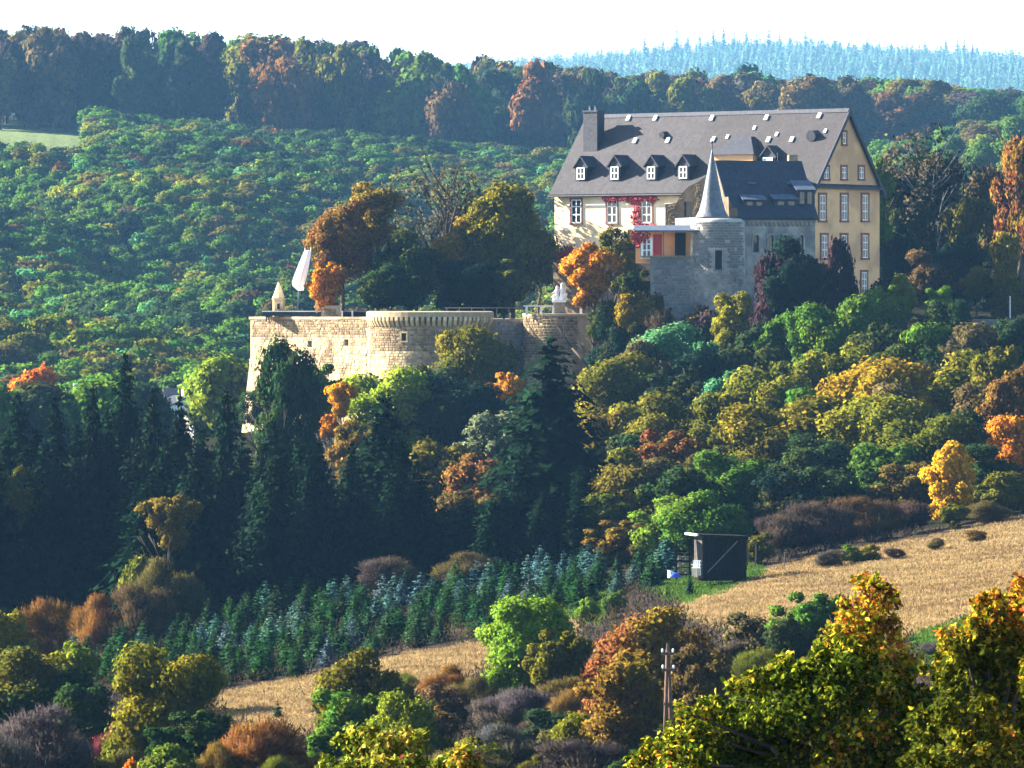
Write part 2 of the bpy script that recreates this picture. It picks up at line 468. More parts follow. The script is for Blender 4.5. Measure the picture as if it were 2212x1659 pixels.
def build_terrain():
    gd = np.concatenate([np.array([1.0, 20, 40, 60, 80, 100, 130, 160, 190, 215]), np.arange(235, 445, 1.0), np.arange(445, 700, 4.0), np.arange(700, 2140, 20.0), np.arange(2140, 4600, 120.0), np.arange(4600, 8700, 70.0), [9000, 9400, 9750]])
    gp = np.concatenate([np.arange(-1400, -60, 60.0), np.arange(-60, 2300, 8.0), np.arange(2300, 3601, 60.0)])
    Y, P = np.meshgrid(gd, gp, indexing='ij')
    X = (P - 1106) / F * Y
    near = Y < 130                                  # close to the camera the fan would be too narrow: open it out
    X = np.where(near, (P - 1106) / F * 130, X)
    Z = ground(X, Y)
    Z = np.where(near, CZ + np.interp(Y, DS, ZT[:, 3]), Z)
    me_, la_, fi_, _, _ = ground_kind(X, Y, 5.0)
    c = np.zeros(X.shape + (4,), np.float32); c[..., 3] = 1
    c[...] = (0.038, 0.028, 0.022, 1)
    c[Y > 430] = (0.016, 0.017, 0.010, 1)
    c[(Y > 1200)] = (0.03, 0.04, 0.02, 1)
    c[fi_] = (0.125, 0.155, 0.062, 1)
    c[me_] = (0.165, 0.11, 0.05, 1)
    c[la_] = (0.042, 0.08, 0.014, 1)
    n0, n1 = X.shape
    idx = np.arange(n0 * n1).reshape(n0, n1)
    f = np.stack([idx[:-1, :-1], idx[:-1, 1:], idx[1:, 1:], idx[1:, :-1]], -1).reshape(-1, 4)
    m, t, out = nt('ground_cover')
    a = N(t, 'ShaderNodeAttribute'); a.attribute_name = 'tint'
    geo = N(t, 'ShaderNodeNewGeometry')
    no = N(t, 'ShaderNodeTexNoise'); no.inputs['Scale'].default_value = 0.9; no.inputs['Detail'].default_value = 8; no.inputs['Roughness'].default_value = 0.75
    t.links.new(geo.outputs['Position'], no.inputs['Vector'])
    mr = N(t, 'ShaderNodeMapRange'); mr.inputs['From Min'].default_value = 0.3; mr.inputs['From Max'].default_value = 0.7
    mr.inputs['To Min'].default_value = 0.45; mr.inputs['To Max'].default_value = 1.5
    t.links.new(no.outputs['Fac'], mr.inputs['Value'])
    h = N(t, 'ShaderNodeHueSaturation'); t.links.new(mr.outputs[0], h.inputs['Value']); t.links.new(a.outputs['Color'], h.inputs['Color'])
    b = N(t, 'ShaderNodeBsdfDiffuse'); t.links.new(h.outputs[0], b.inputs[0])
    bp = N(t, 'ShaderNodeBump'); bp.inputs['Distance'].default_value = 0.25; bp.inputs['Strength'].default_value = 0.8
    t.links.new(no.outputs['Fac'], bp.inputs['Height']); t.links.new(bp.outputs[0], b.inputs['Normal'])
    t.links.new(b.outputs[0], out.inputs[0])
    mesh = np_mesh('terrain', np.stack([X, Y, Z], -1).reshape(-1, 3), f, 4, [m], smooth=True, col=c.reshape(-1, 4))
    tag(link('terrain', mesh), 'hilly ground with dry meadow, scrub and forest floor under the castle', kind='structure')
build_terrain()

def build_grass():
    rng = np.random.default_rng(5)
    n = 440000
    D = rng.uniform(262, 440, n); px = rng.uniform(380, 2280, n)
    x = (px - 1106) / F * D
    me, la, fi, _, _ = ground_kind(x, D, 6.0)
    def tufts(mask, name, label, hmin, hmax, col, cap, every=1):
        ids = np.nonzero(mask)[0][:cap]
        k = len(ids)
        X = x[ids]; Y = D[ids]; Z = ground(X, Y) - 0.03
        h = rng.uniform(hmin, hmax, k); w = h * rng.uniform(0.15, 0.45, k)
        a = rng.uniform(0, 2 * np.pi, k); lx = rng.normal(0, 0.35, k) * h + 0.12 * h; ly = rng.normal(0, 0.35, k) * h
        v = np.zeros((k, 4, 3))
        ca = np.cos(a) * w / 2; sa = np.sin(a) * w / 2
        v[:, 0] = np.stack([X - ca, Y - sa, Z], -1); v[:, 1] = np.stack([X + ca, Y + sa, Z], -1)
        v[:, 2] = np.stack([X + ca * 0.5 + lx, Y + sa * 0.5 + ly, Z + h], -1); v[:, 3] = np.stack([X - ca * 0.7 + lx, Y - sa * 0.7 + ly, Z + h * 0.85], -1)
        patch = np.clip(0.5 + 0.4 * np.sin(X * 0.35 + 1.5 * np.sin(Y * 0.11)) * np.sin(Y * 0.21 + X * 0.1) + 0.3 * np.sin(X * 0.9 + 2 * np.sin(Y * .25)) * np.sin(Y * .6) + rng.normal(0, .15, k), 0, 1.2)
        c = np.ones((k, 4, 4)); c[:, :, :3] = (np.array(col[0])[None] * (1 - patch[:, None]) + np.array(col[1])[None] * patch[:, None])[:, None, :]
        me_ = np_mesh(name, v.reshape(-1, 3), np.arange(k * 4), 4, [MAT['grassattr']], col=c.reshape(-1, 4))
        tag(link(name, me_), label, kind='stuff')
    tufts(me & ~la, 'dry_grass', 'dry straw-coloured meadow grass on the slope', 0.07, 0.22, ((0.16, 0.105, 0.048), (0.26, 0.185, 0.082)), 150000)
    tufts(la, 'green_grass', 'short green grass beside the dark shed', 0.08, 0.25, ((0.035, 0.075, 0.010), (0.06, 0.10, 0.016)), 25000)
build_grass()
# ------------------------------------------------------------------ masonry: separate stones on a wall core
def stone_variants(n=6):
    out = []
    for k in range(n):
        r = random.Random(100 + k)
        b = MB()
        q = [(-.5, -.5), (.5, -.5), (.5, .5), (-.5, .5)]
        back = [(x, 0.0, z) for x, z in q]
        mid = [(x * r.uniform(.93, 1), -0.6 - r.uniform(0, .15), z * r.uniform(.9, 1)) for x, z in q]
        top = [(x * r.uniform(.7, .85), -1.0 - r.uniform(-.15, .25), z * r.uniform(.66, .85)) for x, z in q]
        b.add(back + mid + top, [(0,1,5,4),(1,2,6,5),(2,3,7,6),(3,0,4,7),(4,5,9,8),(5,6,10,9),(6,7,11,10),(7,4,8,11),(8,9,10,11)])
        out.append(b)
    return out
STONES = stone_variants()
STONE_ME = {}
def lay_stones(parent, mat, mats, limit, stuff_name='masonry'):
    """mats: list of 4x4 matrices (unit stone -> parent space), most visible first"""
    if mat.name not in STONE_ME: STONE_ME[mat.name] = [b.mesh('stone', mat) for b in STONES]
    for i, M in enumerate(mats[:limit]):
        o = link('stone', STONE_ME[mat.name][i % 6], parent)
        o.matrix_local = M
    if len(mats) > limit:
        b = MB()
        for i, M in enumerate(mats[limit:]):
            s = STONES[i % 6]
            b.add([M @ Vector(p) for p in s.v], s.f)
        tag(b.build(stuff_name, mat, parent), kind='stuff')

def courses(u0, u1, v0, v1, P, hgt=(0.28, 0.45), wid=(0.4, 0.95), holes=(), depth=0.10, seed=3):
    """P(u,v) -> (point, right, out): list of stone matrices over a surface"""
    r = random.Random(seed); out = []
    v = v1
    while v > v0:
        h = r.uniform(*hgt); u = u0 + r.uniform(-0.3, 0)
        while u < u1:
            w = r.uniform(*wid); cu, cv = u + w / 2, v - h / 2
            ww, hh = w, h
            u += w
            if cu - w * .5 < u0 or cu + w * .5 > u1 or any(a - .05 - w / 2 < cu < b + .05 + w / 2 and c - h / 2 < cv < d + h / 2 for a, b, c, d in holes): continue
            if r.random() < 0.04: continue
            p, ex, ez = P(cu, cv)
            ey = Vector(ez).cross(Vector(ex)).normalized()
            R = Matrix((Vector(ex) * (ww - .03), ey * (depth * r.uniform(.5, 1.3)), Vector(ez) * (hh - .03))).transposed().to_4x4()
            out.append(Matrix.Translation(p) @ R @ Matrix.Rotation(r.uniform(-.04, .04), 4, 'Y'))
        v -= h
    return out

# ------------------------------------------------------------------ windows
WME = {}
ROT_GABLE = Matrix.Rotation(math.radians(90), 4, 'Z')
def bars_mesh(w, h, cols, rows, t, d0, d1, mat):
    k = ('bars', round(w, 2), round(h, 2), cols, tuple(rows), t, mat.name)
    if k in WME: return WME[k]
    b = MB()
    b.box(-w/2, -w/2 + t, d0, d1, 0, h); b.box(w/2 - t, w/2, d0, d1, 0, h)
    b.box(-w/2 + t, w/2 - t, d0, d1, 0, t); b.box(-w/2 + t, w/2 - t, d0, d1, h - t, h)
    for c in range(1, cols):
        x = -w/2 + w * c / cols; b.box(x - t*.5, x + t*.5, d0 - .006, d1 - .006, t, h - t)
    for r_ in rows:
        z = h * r_; b.box(-w/2 + t, w/2 - t, d0 + .004, d1 - .002, z - t*.45, z + t*.45)
    WME[k] = b.mesh('frame', mat)
    return WME[k]
def pane_mesh(w, h):
    k = ('pane', round(w, 3), round(h, 3))
    if k not in WME:
        b = MB(); b.box(-w/2, w/2, 0, .02, 0, h); WME[k] = b.mesh('pane', MAT['glass'])
    return WME[k]
def window(parent, M, w, h, cols=2, rows=(.36, .70), sur=0.17, surmat='sandstone', name='window', proud=.12, t=.085, frame='white'):
    k = ('sur', round(w, 2), round(h, 2), sur, surmat, proud)
    if k not in WME:
        b = MB()
        b.box(-w/2 - sur, -w/2, -proud, .02, 0, h); b.box(w/2, w/2 + sur, -proud, .02, 0, h)
        b.box(-w/2 - sur, w/2 + sur, -proud - .02, .02, h, h + sur); b.box(-w/2 - sur - .05, w/2 + sur + .05, -proud - .06, .02, -sur * .8, 0)
        WME[k] = b.mesh('window', MAT[surmat])
    o = link(name, WME[k], parent); o.matrix_local = M
    f = link('frame', bars_mesh(w, h, cols, rows, t, -.06, -.02, MAT[frame]), o)
    zs = [0] + [r_ * h for r_ in rows] + [h]
    for c in range(cols):
        for a, b_ in zip(zs[:-1], zs[1:]):
            p = link('pane', pane_mesh(w / cols, b_ - a), o)
            p.location = (-w/2 + w * (c + .5) / cols, -.035, a)
    return o

# ------------------------------------------------------------------ the main house
TH = math.radians(36)
L, W = 34.3, 13.2
c_ = Vector((32.5, 600.0))
house = empty('castle_house', (c_.x - L * math.cos(TH), c_.y + L * math.sin(TH), CZ - 1.5), -TH)
tag(house, 'long ochre castle residence with steep grey slate roof and pointed gable', 'castle')
ZE = hit(house, 1, 0, 1700, 404).z
ZR = hit(house, 0, L, 1828, 242).z
b = MB(); b.box(0, L, 0, W, -7, ZE)
b.build('wall', MAT['ochre'], house)
b = MB(); b.box(.003, L - .004, -.05, -.003, -.99, ZE - .01); b.build('facade', MAT['ochre_sunlit'], house)  # skin over the ochre front wall, lightened in colour to look sunlit
for x0, x1 in ((0.0, 0.35), (L - .35, L)):
    b = MB(); b.prism([(0, ZE), (W, ZE), (W / 2, ZR - .1)], 0, x0, x1); b.build('gable', MAT['ochre'], house)
sl = (ZR - ZE) / (W / 2)
def roofz(y): return ZE + sl * y + .1
def slab(x0, x1, front=True):
    p = [(-.55, ZE - sl * .55 + .02), (W/2, ZR + .02), (W/2, ZR + .27), (-.62, ZE - sl * .55 + .22)]
    if not front: p = [(W - y, z) for y, z in p][::-1]
    b = MB(); b.prism(p, 0, x0, x1); return b
XS = hit(house, 1, 1.0, 1478, 380).x
slab(-.35, XS).build('roof', MAT['slate'], house)
slab(XS, L + .3).build('roof', MAT['slate2'], house)
slab(-.35, L + .3, False).build('roof', MAT['slate2'], house)
b = MB(); b.prism([(W/2 - .3, ZR + .0), (W/2 + .3, ZR + .0), (W/2, ZR + .42)], 0, -.36, L + .31); b.build('ridge_cap', MAT['slated'], house)
for sgn in (0, 1):
    p = [(-.75, ZE - sl * .75 - .25), (W/2, ZR - .35), (W/2, ZR + .3), (-.8, ZE - sl * .75 + .25)]
    if sgn: p = [(W - y, z) for y, z in p][::-1]
    b = MB(); b.prism(p, 0, L + .305, L + .45); b.build('bargeboard', MAT['slated'], house)
b = MB(); zc = hit(house, 0, L, 1828, 404).z
b.prism([(L, zc - .15), (L + .55, zc - .2), (L + .5, zc - .05), (L, zc + .3)], 1, .3, W + .25)
# prism on axis 1 takes (x,z)
b.build('cornice', MAT['slated'], house)
b = MB(); b.tube((-.4, -.72, ZE - sl * .55 + .02), (L + .2, -.72, ZE - sl * .55 + .02), .1, .1, 8); b.build('gutter', MAT['slated'], house)
b = MB(); xd = hit(house, 1, -.15, 1371, 440).x
b.tube((xd, -.15, 5.2), (xd, -.15, ZE - .4), .07, .07, 8); b.build('downpipe', MAT['zinc'], house)
b = MB(); b.box(-.1, L - 9, -.14, -.053, -1, hit(house, 1, 0, 1210, 541).z); b.build('plinth', MAT['brownstone'], house)

for px in (1246, 1323, 1398):
    p0 = hit(house, 1, 0, px, 482); p1 = hit(house, 1, 0, px, 431)
    window(house, Matrix.Translation((p0.x, -.05, p0.z)), 1.35, p1.z - p0.z, 2, (.36, .70), t=.12)
for px in (1246,):
    p0 = hit(house, 1, 0, px, 580); window(house, Matrix.Translation((p0.x, -.15, p0.z)), 1.2, 1.9, 2, (.6,), name='window')
def gwin(px, y0, y1, w, cols, rows):
    p0 = hit(house, 0, L, px, y1); p1 = hit(house, 0, L, px, y0)
    window(house, Matrix.Translation((L, p0.y, p0.z)) @ ROT_GABLE, w, p1.z - p0.z, cols, rows, sur=.26, proud=.10, t=.09)
gwin(1823, 286, 311, .62, 1, (.55,))
for px in (1784, 1822.5, 1860): gwin(px, 361, 386, .85, 2, (.55,))
for px in (1776, 1823, 1868): gwin(px, 421, 476, 1.15, 2, (.36, .68))
for px in (1780, 1822.5, 1868): gwin(px, 508, 557, 1.1, 2, (.36, .68))
for px in (1780, 1822, 1866): gwin(px, 588, 634, 1.05, 2, (.36, .68))

def on_roof(px, py):
    y = 3.0
    for _ in range(30):
        p = hit(house, 1, y, px, py); y = (p.z - ZE - .25) / sl
    return hit(house, 1, y, px, py)
def dormer(px, sill, head, w, rows=(.5,)):
    p = on_roof(px, sill); y0 = p.y
    q = hit(house, 1, y0 - .25, px, head)
    h = q.z - p.z + .1; hw = w / 2 + .24
    b = MB(); b.prism([(-hw, -.5), (hw, -.5), (hw, h + .15), (0, h + 1.15), (-hw, h + .15)], 1, -.25, 4.6)
    o = b.build('dormer', MAT['slated'], house); o.location = (p.x, y0, p.z)
    b = MB()
    for s in (-1, 1):
        pl = [(s * (hw + .22), h - .08), (0, h + 1.15), (0, h + 1.33), (s * (hw + .28), h + .06)]
        b.prism(pl if s < 0 else pl[::-1], 1, -.45, 4.6)
    b.build('roof', MAT['slated'], o)
    f = link('frame', bars_mesh(w, h, 2, rows, .11, -.36, -.28, MAT['white']), o)
    for c in range(2):
        for a in range(2):
            g = link('pane', pane_mesh(w/2, h/2), o); g.location = (-w/4 + c * w/2, -.29, a * h/2)
for px, s_, h_ in ((1258, 388, 364), (1331, 388, 362), (1410, 387, 362), (1479, 386, 361)):
    dormer(px, s_, h_, 1.05)
def small_dormer(px, py, w, name='roof_hatch'):
    p = on_roof(px, py)
    b = MB(); b.lathe([(w/2, -.2), (w/2, 2.5)], 12, a0=0, a1=2 * math.pi)
    o = b.build(name, MAT['slated'], house); o.location = (p.x, p.y - .35, p.z + .1); o.rotation_euler = (math.radians(-85), 0, 0)
small_dormer(1757, 296, 1.25); small_dormer(1435, 293, .7)
sk = MB(); sk.box(-.2, .2, -.36, .36, -.1, .16)
sk_me = sk.mesh('skylight', MAT['white'])  # white stands in for the glare on the reflecting metal skylights
ang = math.atan(sl)
for px, py in ((1358, 257), (1416, 257), (1538, 257), (1656, 256), (1770, 252), (1294, 308), (1372, 306), (1443, 305), (1541, 303), (1600, 302), (1660, 304), (1711, 303), (1678, 292), (1783, 285), (1630, 278), (1572, 297)):
    p = on_roof(px, py)
    o = link('skylight', sk_me, house); o.location = p + Vector((0, 0, .05)); o.rotation_euler = (ang, 0, 0)
    s = 1.0 if py in (257, 256, 252, 308, 306, 305, 303, 304) else .75
    o.scale = (s, s, s)
# chimney
p = on_roof(1281, 315)
zt = hit(house, 1, p.y, 1281, 243).z
b = MB(); b.box(-.95, .95, -.55, .85, -1.0, zt - p.z); b.box(-1.03, 1.03, -.63, .93, zt - p.z, zt - p.z + .22)
ch = b.build('chimney', MAT['slated'], house); ch.location = p
for x in (-.35, .4):
    b = MB(); b.lathe([(.24, 0), (.2, .42), (.26, .44), (.26, .52)], 10); o = b.build('chimney_pot', MAT['zinc'], ch); o.location = (x, .1, zt - p.z + .22)
# wide hipped dormer and its small neighbour, behind the chapel ridge
p = on_roof(1590, 350); y0 = p.y
w2 = 2.6; h2 = 1.3
b = MB(); b.box(-w2, w2, 0, 6, -2.0, h2); o = b.build('dormer', MAT['ochre'], house); o.location = (p.x, y0 - .6, p.z - .4)
b = MB(); e = .35
b.add([(-w2 - e, -e, h2 - .1), (w2 + e, -e, h2 - .1), (w2 + e, 6, h2 - .1), (-w2 - e, 6, h2 - .1), (-w2 + 1.6, 2.0, h2 + 1.9), (w2 - 1.6, 2.0, h2 + 1.9), (w2 - 1.6, 6, h2 + 1.9), (-w2 + 1.6, 6, h2 + 1.9)],
      [(0, 1, 5, 4), (1, 2, 6, 5), (3, 0, 4, 7), (4, 5, 6, 7), (0, 3, 2, 1)])
b.build('roof', MAT['slated'], o)
dormer(1662, 352, 342, 1.3)
# red creeper on the facade
def creeper(parent, pts, n, seed, off, r=.5):
    rg = np.random.default_rng(seed); k = len(pts)
    vv = []
    for i in range(n):
        j = rg.integers(0, k - 1) ; a = rg.random()
        c = Vector(pts[j]) * (1 - a) + Vector(pts[j + 1]) * a
        c = c + Vector((rg.normal(0, r), -abs(rg.normal(0, .1)) - off, rg.normal(0, r * .8)))
        s = rg.uniform(.10, .22); t = rg.uniform(0, 6.28)
        ax = Vector((math.cos(t), rg.normal(0, .4), math.sin(t))).normalized() * s; az = Vector((-math.sin(t), rg.normal(0, .4), math.cos(t))).normalized() * s
        vv += [c - ax - az * .6, c + ax - az * .6, c + ax * .3 + az, c - ax * .3 + az]
    me = np_mesh('creeper', np.array([tuple(v) for v in vv]), np.arange(len(vv)), 4, [MAT['vine']])
    return link('creeper', me, parent)
H_ = lambda px, py: hit(house, 1, 0, px, py)
creeper(house, [H_(1308, 426), H_(1325, 430), H_(1350, 425), H_(1372, 434), H_(1395, 425), H_(1420, 430)], 420, 3, .16, .24)
creeper(house, [H_(1376, 425), H_(1378, 450), H_(1374, 480), H_(1395, 492), H_(1415, 490)], 260, 4, .16, .26)
creeper(house, [H_(1204, 555), H_(1212, 548), H_(1235, 540), H_(1240, 545)], 160, 5, .2, .35)
tag(house.children[-1]) 

# ------------------------------------------------------------------ chapel with slate roof
chapel = empty('castle_chapel', tuple(at(1545, HOR, 591)), math.radians(17))
tag(chapel, 'grey stone chapel with dark blue slate roof in front of the ochre residence', 'chapel')
XR = hit(chapel, 1, 0, 1761, 470).x
EZ = hit(chapel, 1, 0, 1660, 470).z; RD = 4.6
RZ = hit(chapel, 1, RD, 1640, 351).z
holes = []
for px in (1602, 1633, 1665, 1697, 1730):
    p = hit(chapel, 1, 0, px, 545); q = hit(chapel, 1, 0, px, 508)
    holes.append((p.x - .3, p.x + .3, p.z, q.z))
b = MB(); b.wall(-2.0, XR, -9, EZ, holes, .45, lambda u, v, d: (u, d, v))
b.box(-2.0, XR, .5, 2 * RD, -9, EZ)
b.add([(XR, 0, -4), (XR, .5, -4), (XR, .5, EZ), (XR, 0, EZ), (-2, 0, -4), (-2, .5, -4), (-2, .5, EZ), (-2, 0, EZ)], [(0, 1, 2, 3), (4, 5, 6, 7)])
b.build('wall', MAT['greystone'], chapel)
for h in holes:
    m = Matrix.Translation(((h[0] + h[1]) / 2, .0, h[2]))
    b = MB(); w = .3; hh = h[3] - h[2]
    b.box(-w - .16, -w, -.06, .04, 0, hh - .25); b.box(w, w + .16, -.06, .04, 0, hh - .25)
    n = 6
    for i in range(n):
        a0, a1 = math.pi * i / n, math.pi * (i + 1) / n
        pr = lambda r, a: (r * math.cos(a), hh - .25 + r * math.sin(a))
        b.prism([pr(w, a0), pr(w + .16, a0), pr(w + .16, a1), pr(w, a1)], 1, -.06, .04)
    o = b.build('window', MAT['greystone'], chapel); o.matrix_local = m
    b = MB(); b.box(-w, w, .25, .28, 0, hh); b.build('pane', MAT['glass'], o)
b = MB(); b.prism([(-.5, EZ - .25), (RD, RZ - .05), (RD, RZ + .2), (-.55, EZ + .02)], 0, 1.55, XR + .15); b.build('roof', MAT['slated'], chapel)
b = MB(); b.prism([(2*RD + .5, EZ - .25), (2*RD + .55, EZ + .02), (RD, RZ + .2), (RD, RZ - .05)], 0, 1.55, XR + .15); b.build('roof', MAT['slated'], chapel)
for x, gm in ((1.6, 'brownstone'), (XR - .4, 'greystone')):
    b = MB(); b.prism([(0, EZ), (2*RD, EZ), (RD, RZ - .1)], 0, x, x + .4); b.build('gable', MAT[gm], chapel)
cb = MB(); cb.prism([(0, 0), (-.16, .2), (-.16, .45), (0, .45)], 0, -.14, .14); cme = cb.mesh('corbel', MAT['greystone'])
x = hit(chapel, 1, 0, 1588, 480).x
while x < XR - .1:
    o = link('corbel', cme, chapel); o.location = (x, 0, EZ - .95); x += .5
b = MB(); b.box(-1.5, XR + .02, -.24, 0, EZ - .5, EZ - .24); b.build('cornice', MAT['greystone'], chapel)
csl = (RZ - EZ) / RD
def chap_roof(px, py):
    y = 1.0
    for _ in range(30):
        p = hit(chapel, 1, y, px, py); y = (p.z - EZ + .0) / csl
    return hit(chapel, 1, y, px, py)
def shed_dormer(x0, x1, top, bot, front):
    """pale sheet roof seen from row top to row bot, dark front down to row front"""
    pf = chap_roof((x0 + x1) / 2, front); y0 = pf.y
    a = hit(chapel, 1, y0, x0, bot); c = hit(chapel, 1, y0, x1, bot)
    dz = (bot - top) * .0492; dy = dz / math.tan(math.radians(24))
    w = c.x - a.x
    b = MB(); b.prism([(0, -.3), (0, a.z - pf.z - .08), (dy, a.z - pf.z + dz - .08), (dy + 2, a.z - pf.z + dz - .08), (dy + 2, -.3)][::-1], 0, .1, w - .1)
    o = b.build('dormer', MAT['slated'], chapel); o.location = (a.x, y0, pf.z)
    b = MB(); t0 = a.z - pf.z
    b.prism([(-.25, t0 - .1), (dy, t0 + dz), (dy + .4, t0 + dz), (dy + .4, t0 + dz + .06), (dy, t0 + dz + .07), (-.27, t0 - .03)][::-1], 0, 0, w)
    b.build('roof', MAT['zinc'], o)
    g = MB(); g.box(w*.2, w*.42, -.03, .0, .1, max(t0 - .3, .35)); g.build('pane', MAT['glass'], o)
    g = MB(); g.box(w*.58, w*.8, -.03, .0, .1, max(t0 - .3, .35)); g.build('pane', MAT['glass'], o)
shed_dormer(1603, 1656, 417, 430, 456)
shed_dormer(1668, 1728, 416, 429, 455)
shed_dormer(1616, 1633, 387, 396, 405)
shed_dormer(1700, 1717, 387, 396, 405)
shed_dormer(1719, 1762, 369, 409, 452)
b = MB(); b.tube((0, 0, 0), (0, 0, 1.1), .05, .05, 6); o = b.build('vent_pipe', MAT['slated'], chapel); o.location = hit(chapel, 1, RD, 1680, 352)
b = MB(); b.box(-.5, .5, -.3, .3, -.6, .5); o = b.build('chimney', MAT['brownstone'], chapel); o.location = hit(chapel, 1, RD + .4, 1712, 345)
# stone shoulder of the chapel's west gable
poly = [hit(chapel, 1, -.3, *q) for q in ((1574, 488), (1572, 425), (1577, 440), (1582, 448), (1592, 450), (1594, 488))]
b = MB(); b.prism([(p.x, p.z) for p in poly][::-1], 1, -.5, 1.2); b.build('gable_shoulder', MAT['brownstone'], chapel)

# ------------------------------------------------------------------ round turret with a slate cone
KT = 588.0 / F
tur = empty('round_turret', tuple(at(1550, 470, KT * F)), 0)
tag(tur, 'round grey stone turret with steep conical slate spire beside the chapel', 'tower')
hz = -(800 - 470) * KT
b = MB(); b.lathe([(3.15, hz), (2.95, hz * .5), (2.85, hz * .1), (2.85, -.4), (2.5, -.12), (1.2, 0)], 32); b.build('wall', MAT['greystone'], tur, smooth=True)
b = MB(); b.lathe([(1.85, -.02), (1.72, .12), (1.38, .75), (1.05, 2.0), (.55, 4.6), (.10, 6.9), (.02, 7.3)], 40); o = b.build('spire', MAT['cone'], tur, smooth=True); o.location = (-.58, -.2, 0)
b = MB(); b.tube((-.58, -.2, 7.2), (-.58, -.2, 8.6), .06, .03, 6); b.lathe([(.02, 7.75), (.16, 7.9), (.16, 8.0), (.02, 8.15)], 8, cx=-.58, cy=-.2); b.build('finial', MAT['zinc'], tur)
b = MB(); b.box(-.34, .34, -.12, .3, 0, 1.75)
for nm, px, y0, y1 in (('window', 1552, 541, 580),):
    p = at(px, y1, 585.15) - Vector(tur.location); hh = (y1 - y0) * KT
    b = MB(); b.box(-.46, -.36, -.2, .3, -.1, hh + .1); b.box(.36, .46, -.2, .3, -.1, hh + .1); b.box(-.36, .36, -.2, .3, hh, hh + .1); b.box(-.55, .55, -.25, .3, -.22, -.1)
    o = b.build('window', MAT['greystone'], tur); o.location = p
    g = MB(); g.box(-.36, .36, -.19, .0, -.1, hh); g.build('pane', MAT['dark'], o)

# ------------------------------------------------------------------ porch wing on the left of the turret
porch = empty('porch_wing', tuple(at(1405, 690, 586.6)), math.radians(-2))
tag(porch, 'grey wing with covered balcony and red shutters beside the round turret', 'building')
pl = lambda px, py, d=0: hit(porch, 1, d, px, py)
x1 = pl(1535, 600).x; zf = pl(1440, 556).z; zt = pl(1440, 500).z
xl = pl(1405, 600).x
b = MB(); b.box(xl, x1, 0, 6, -9, zf); b.build('wall', MAT['greystone'], porch)
b = MB(); b.box(pl(1497, 520).x, x1, 0, 6, zf, zt); b.build('pier', MAT['greystone'], porch)
b = MB(); b.box(pl(1372, 500).x, pl(1497, 500).x, 3.2, 3.6, zf - .6, zt); b.build('back_wall', MAT['ochre'], porch)
b = MB(); b.box(pl(1385, 556).x, pl(1499, 556).x, -.12, 3.2, zf + .003, zf + .18); b.build('balcony_floor', MAT['brownstone'], porch)
b = MB(); a0 = pl(1370, 500).x; a1 = pl(1531, 500).x
b.prism([(-.5, zt - .05), (-.5, zt + .12), (3.4, zt + .72), (3.4, zt + .55)][::-1], 0, a0, a1); b.build('porch_roof', MAT['zinc'], porch)
def red(px0, px1, y0, y1, d, mat, nm):
    p = pl(px0, y1, d); q = pl(px1, y0, d); b = MB(); b.box(p.x, q.x, d, d + .08, p.z, q.z); return b.build(nm, MAT[mat], porch)
red(1411, 1430, 506, 553, .3, 'redpaint', 'shutter'); red(1372, 1389, 508, 536, .5, 'redpaint', 'shutter')
red(1432, 1434.5, 500, 556, .15, 'oldwood', 'post'); red(1383, 1385.5, 500, 556, .15, 'oldwood', 'post')
red(1458, 1481, 503, 552, 3.05, 'dark', 'doorway_shade')  # last one: flat dark panel painted as the unlit doorway
p0 = pl(1397, 557, .2); window(porch, Matrix.Translation((p0.x, .2, p0.z)), 1.0, 2.0, 2, (.4, .72), sur=.1, surmat='white', t=.14)
creeper(porch, [pl(1372, 505, .1), pl(1380, 520, .1), pl(1392, 506, .1)], 160, 8, .1, .3)

wst = courses(xl + .05, pl(1497, 600).x - .1, -5, zf - .05, lambda u, v: (Vector((u, 0, v)), (1, 0, 0), (0, 0, 1)), (.2, .42), (.25, .8), (), .03, 71)
lay_stones(porch, MAT['greystone'], wst, 150)
def tst(u, v):
    r_ = 2.85 + .1 * max(0, min(1, -(v + 1.1) / 5.0)); a = math.pi + u / 2.9
    return Vector((r_ * math.cos(a), r_ * math.sin(a), v)), (-math.sin(a), math.cos(a), 0), (0, 0, 1)
lay_stones(tur, MAT['greystone'], courses(1.0, 8.2, -9, -.5, tst, (.22, .38), (.3, .65), ((4.05, 5.25, -5.7, -3.3),), .025, 72), 200)
# ------------------------------------------------------------------ ruined stone gable behind the spire
ruin = empty('ruined_gable', tuple(at(1490, 490, 597)), math.radians(-20))
tag(ruin, 'brown rubble gable wall with arched window and broken stepped top', 'wall')
rl = lambda px, py: hit(ruin, 1, 0, px, py)
W0 = (1478, 1495, 436, 470)
def rpoly(*pts): return [(rl(*q).x, rl(*q).z) for q in pts]
b = MB()
for pp in (((1437, 492), (1437, 441), (1462, 438), (1467, 425), (1478, 412), (1478, 492)),
           ((1495, 492), (1495, 399), (1506, 394), (1520, 384), (1538, 368), (1548, 368), (1548, 492)),
           ((1478, 436), (1478, 412), (1488, 402), (1495, 399), (1495, 436)),
           ((1478, 492), (1478, 470), (1495, 470), (1495, 492))):
    q = rpoly(*pp); b.prism(q, 1, 0, .9)
b.build('wall', MAT['brownstone'], ruin)
b = MB(); q = rpoly((1478, 470), (1495, 436)); b.box(q[0][0], q[1][0], .35, .4, q[0][1], q[1][1]); b.build('pane', MAT['glass'], ruin)
rs = []
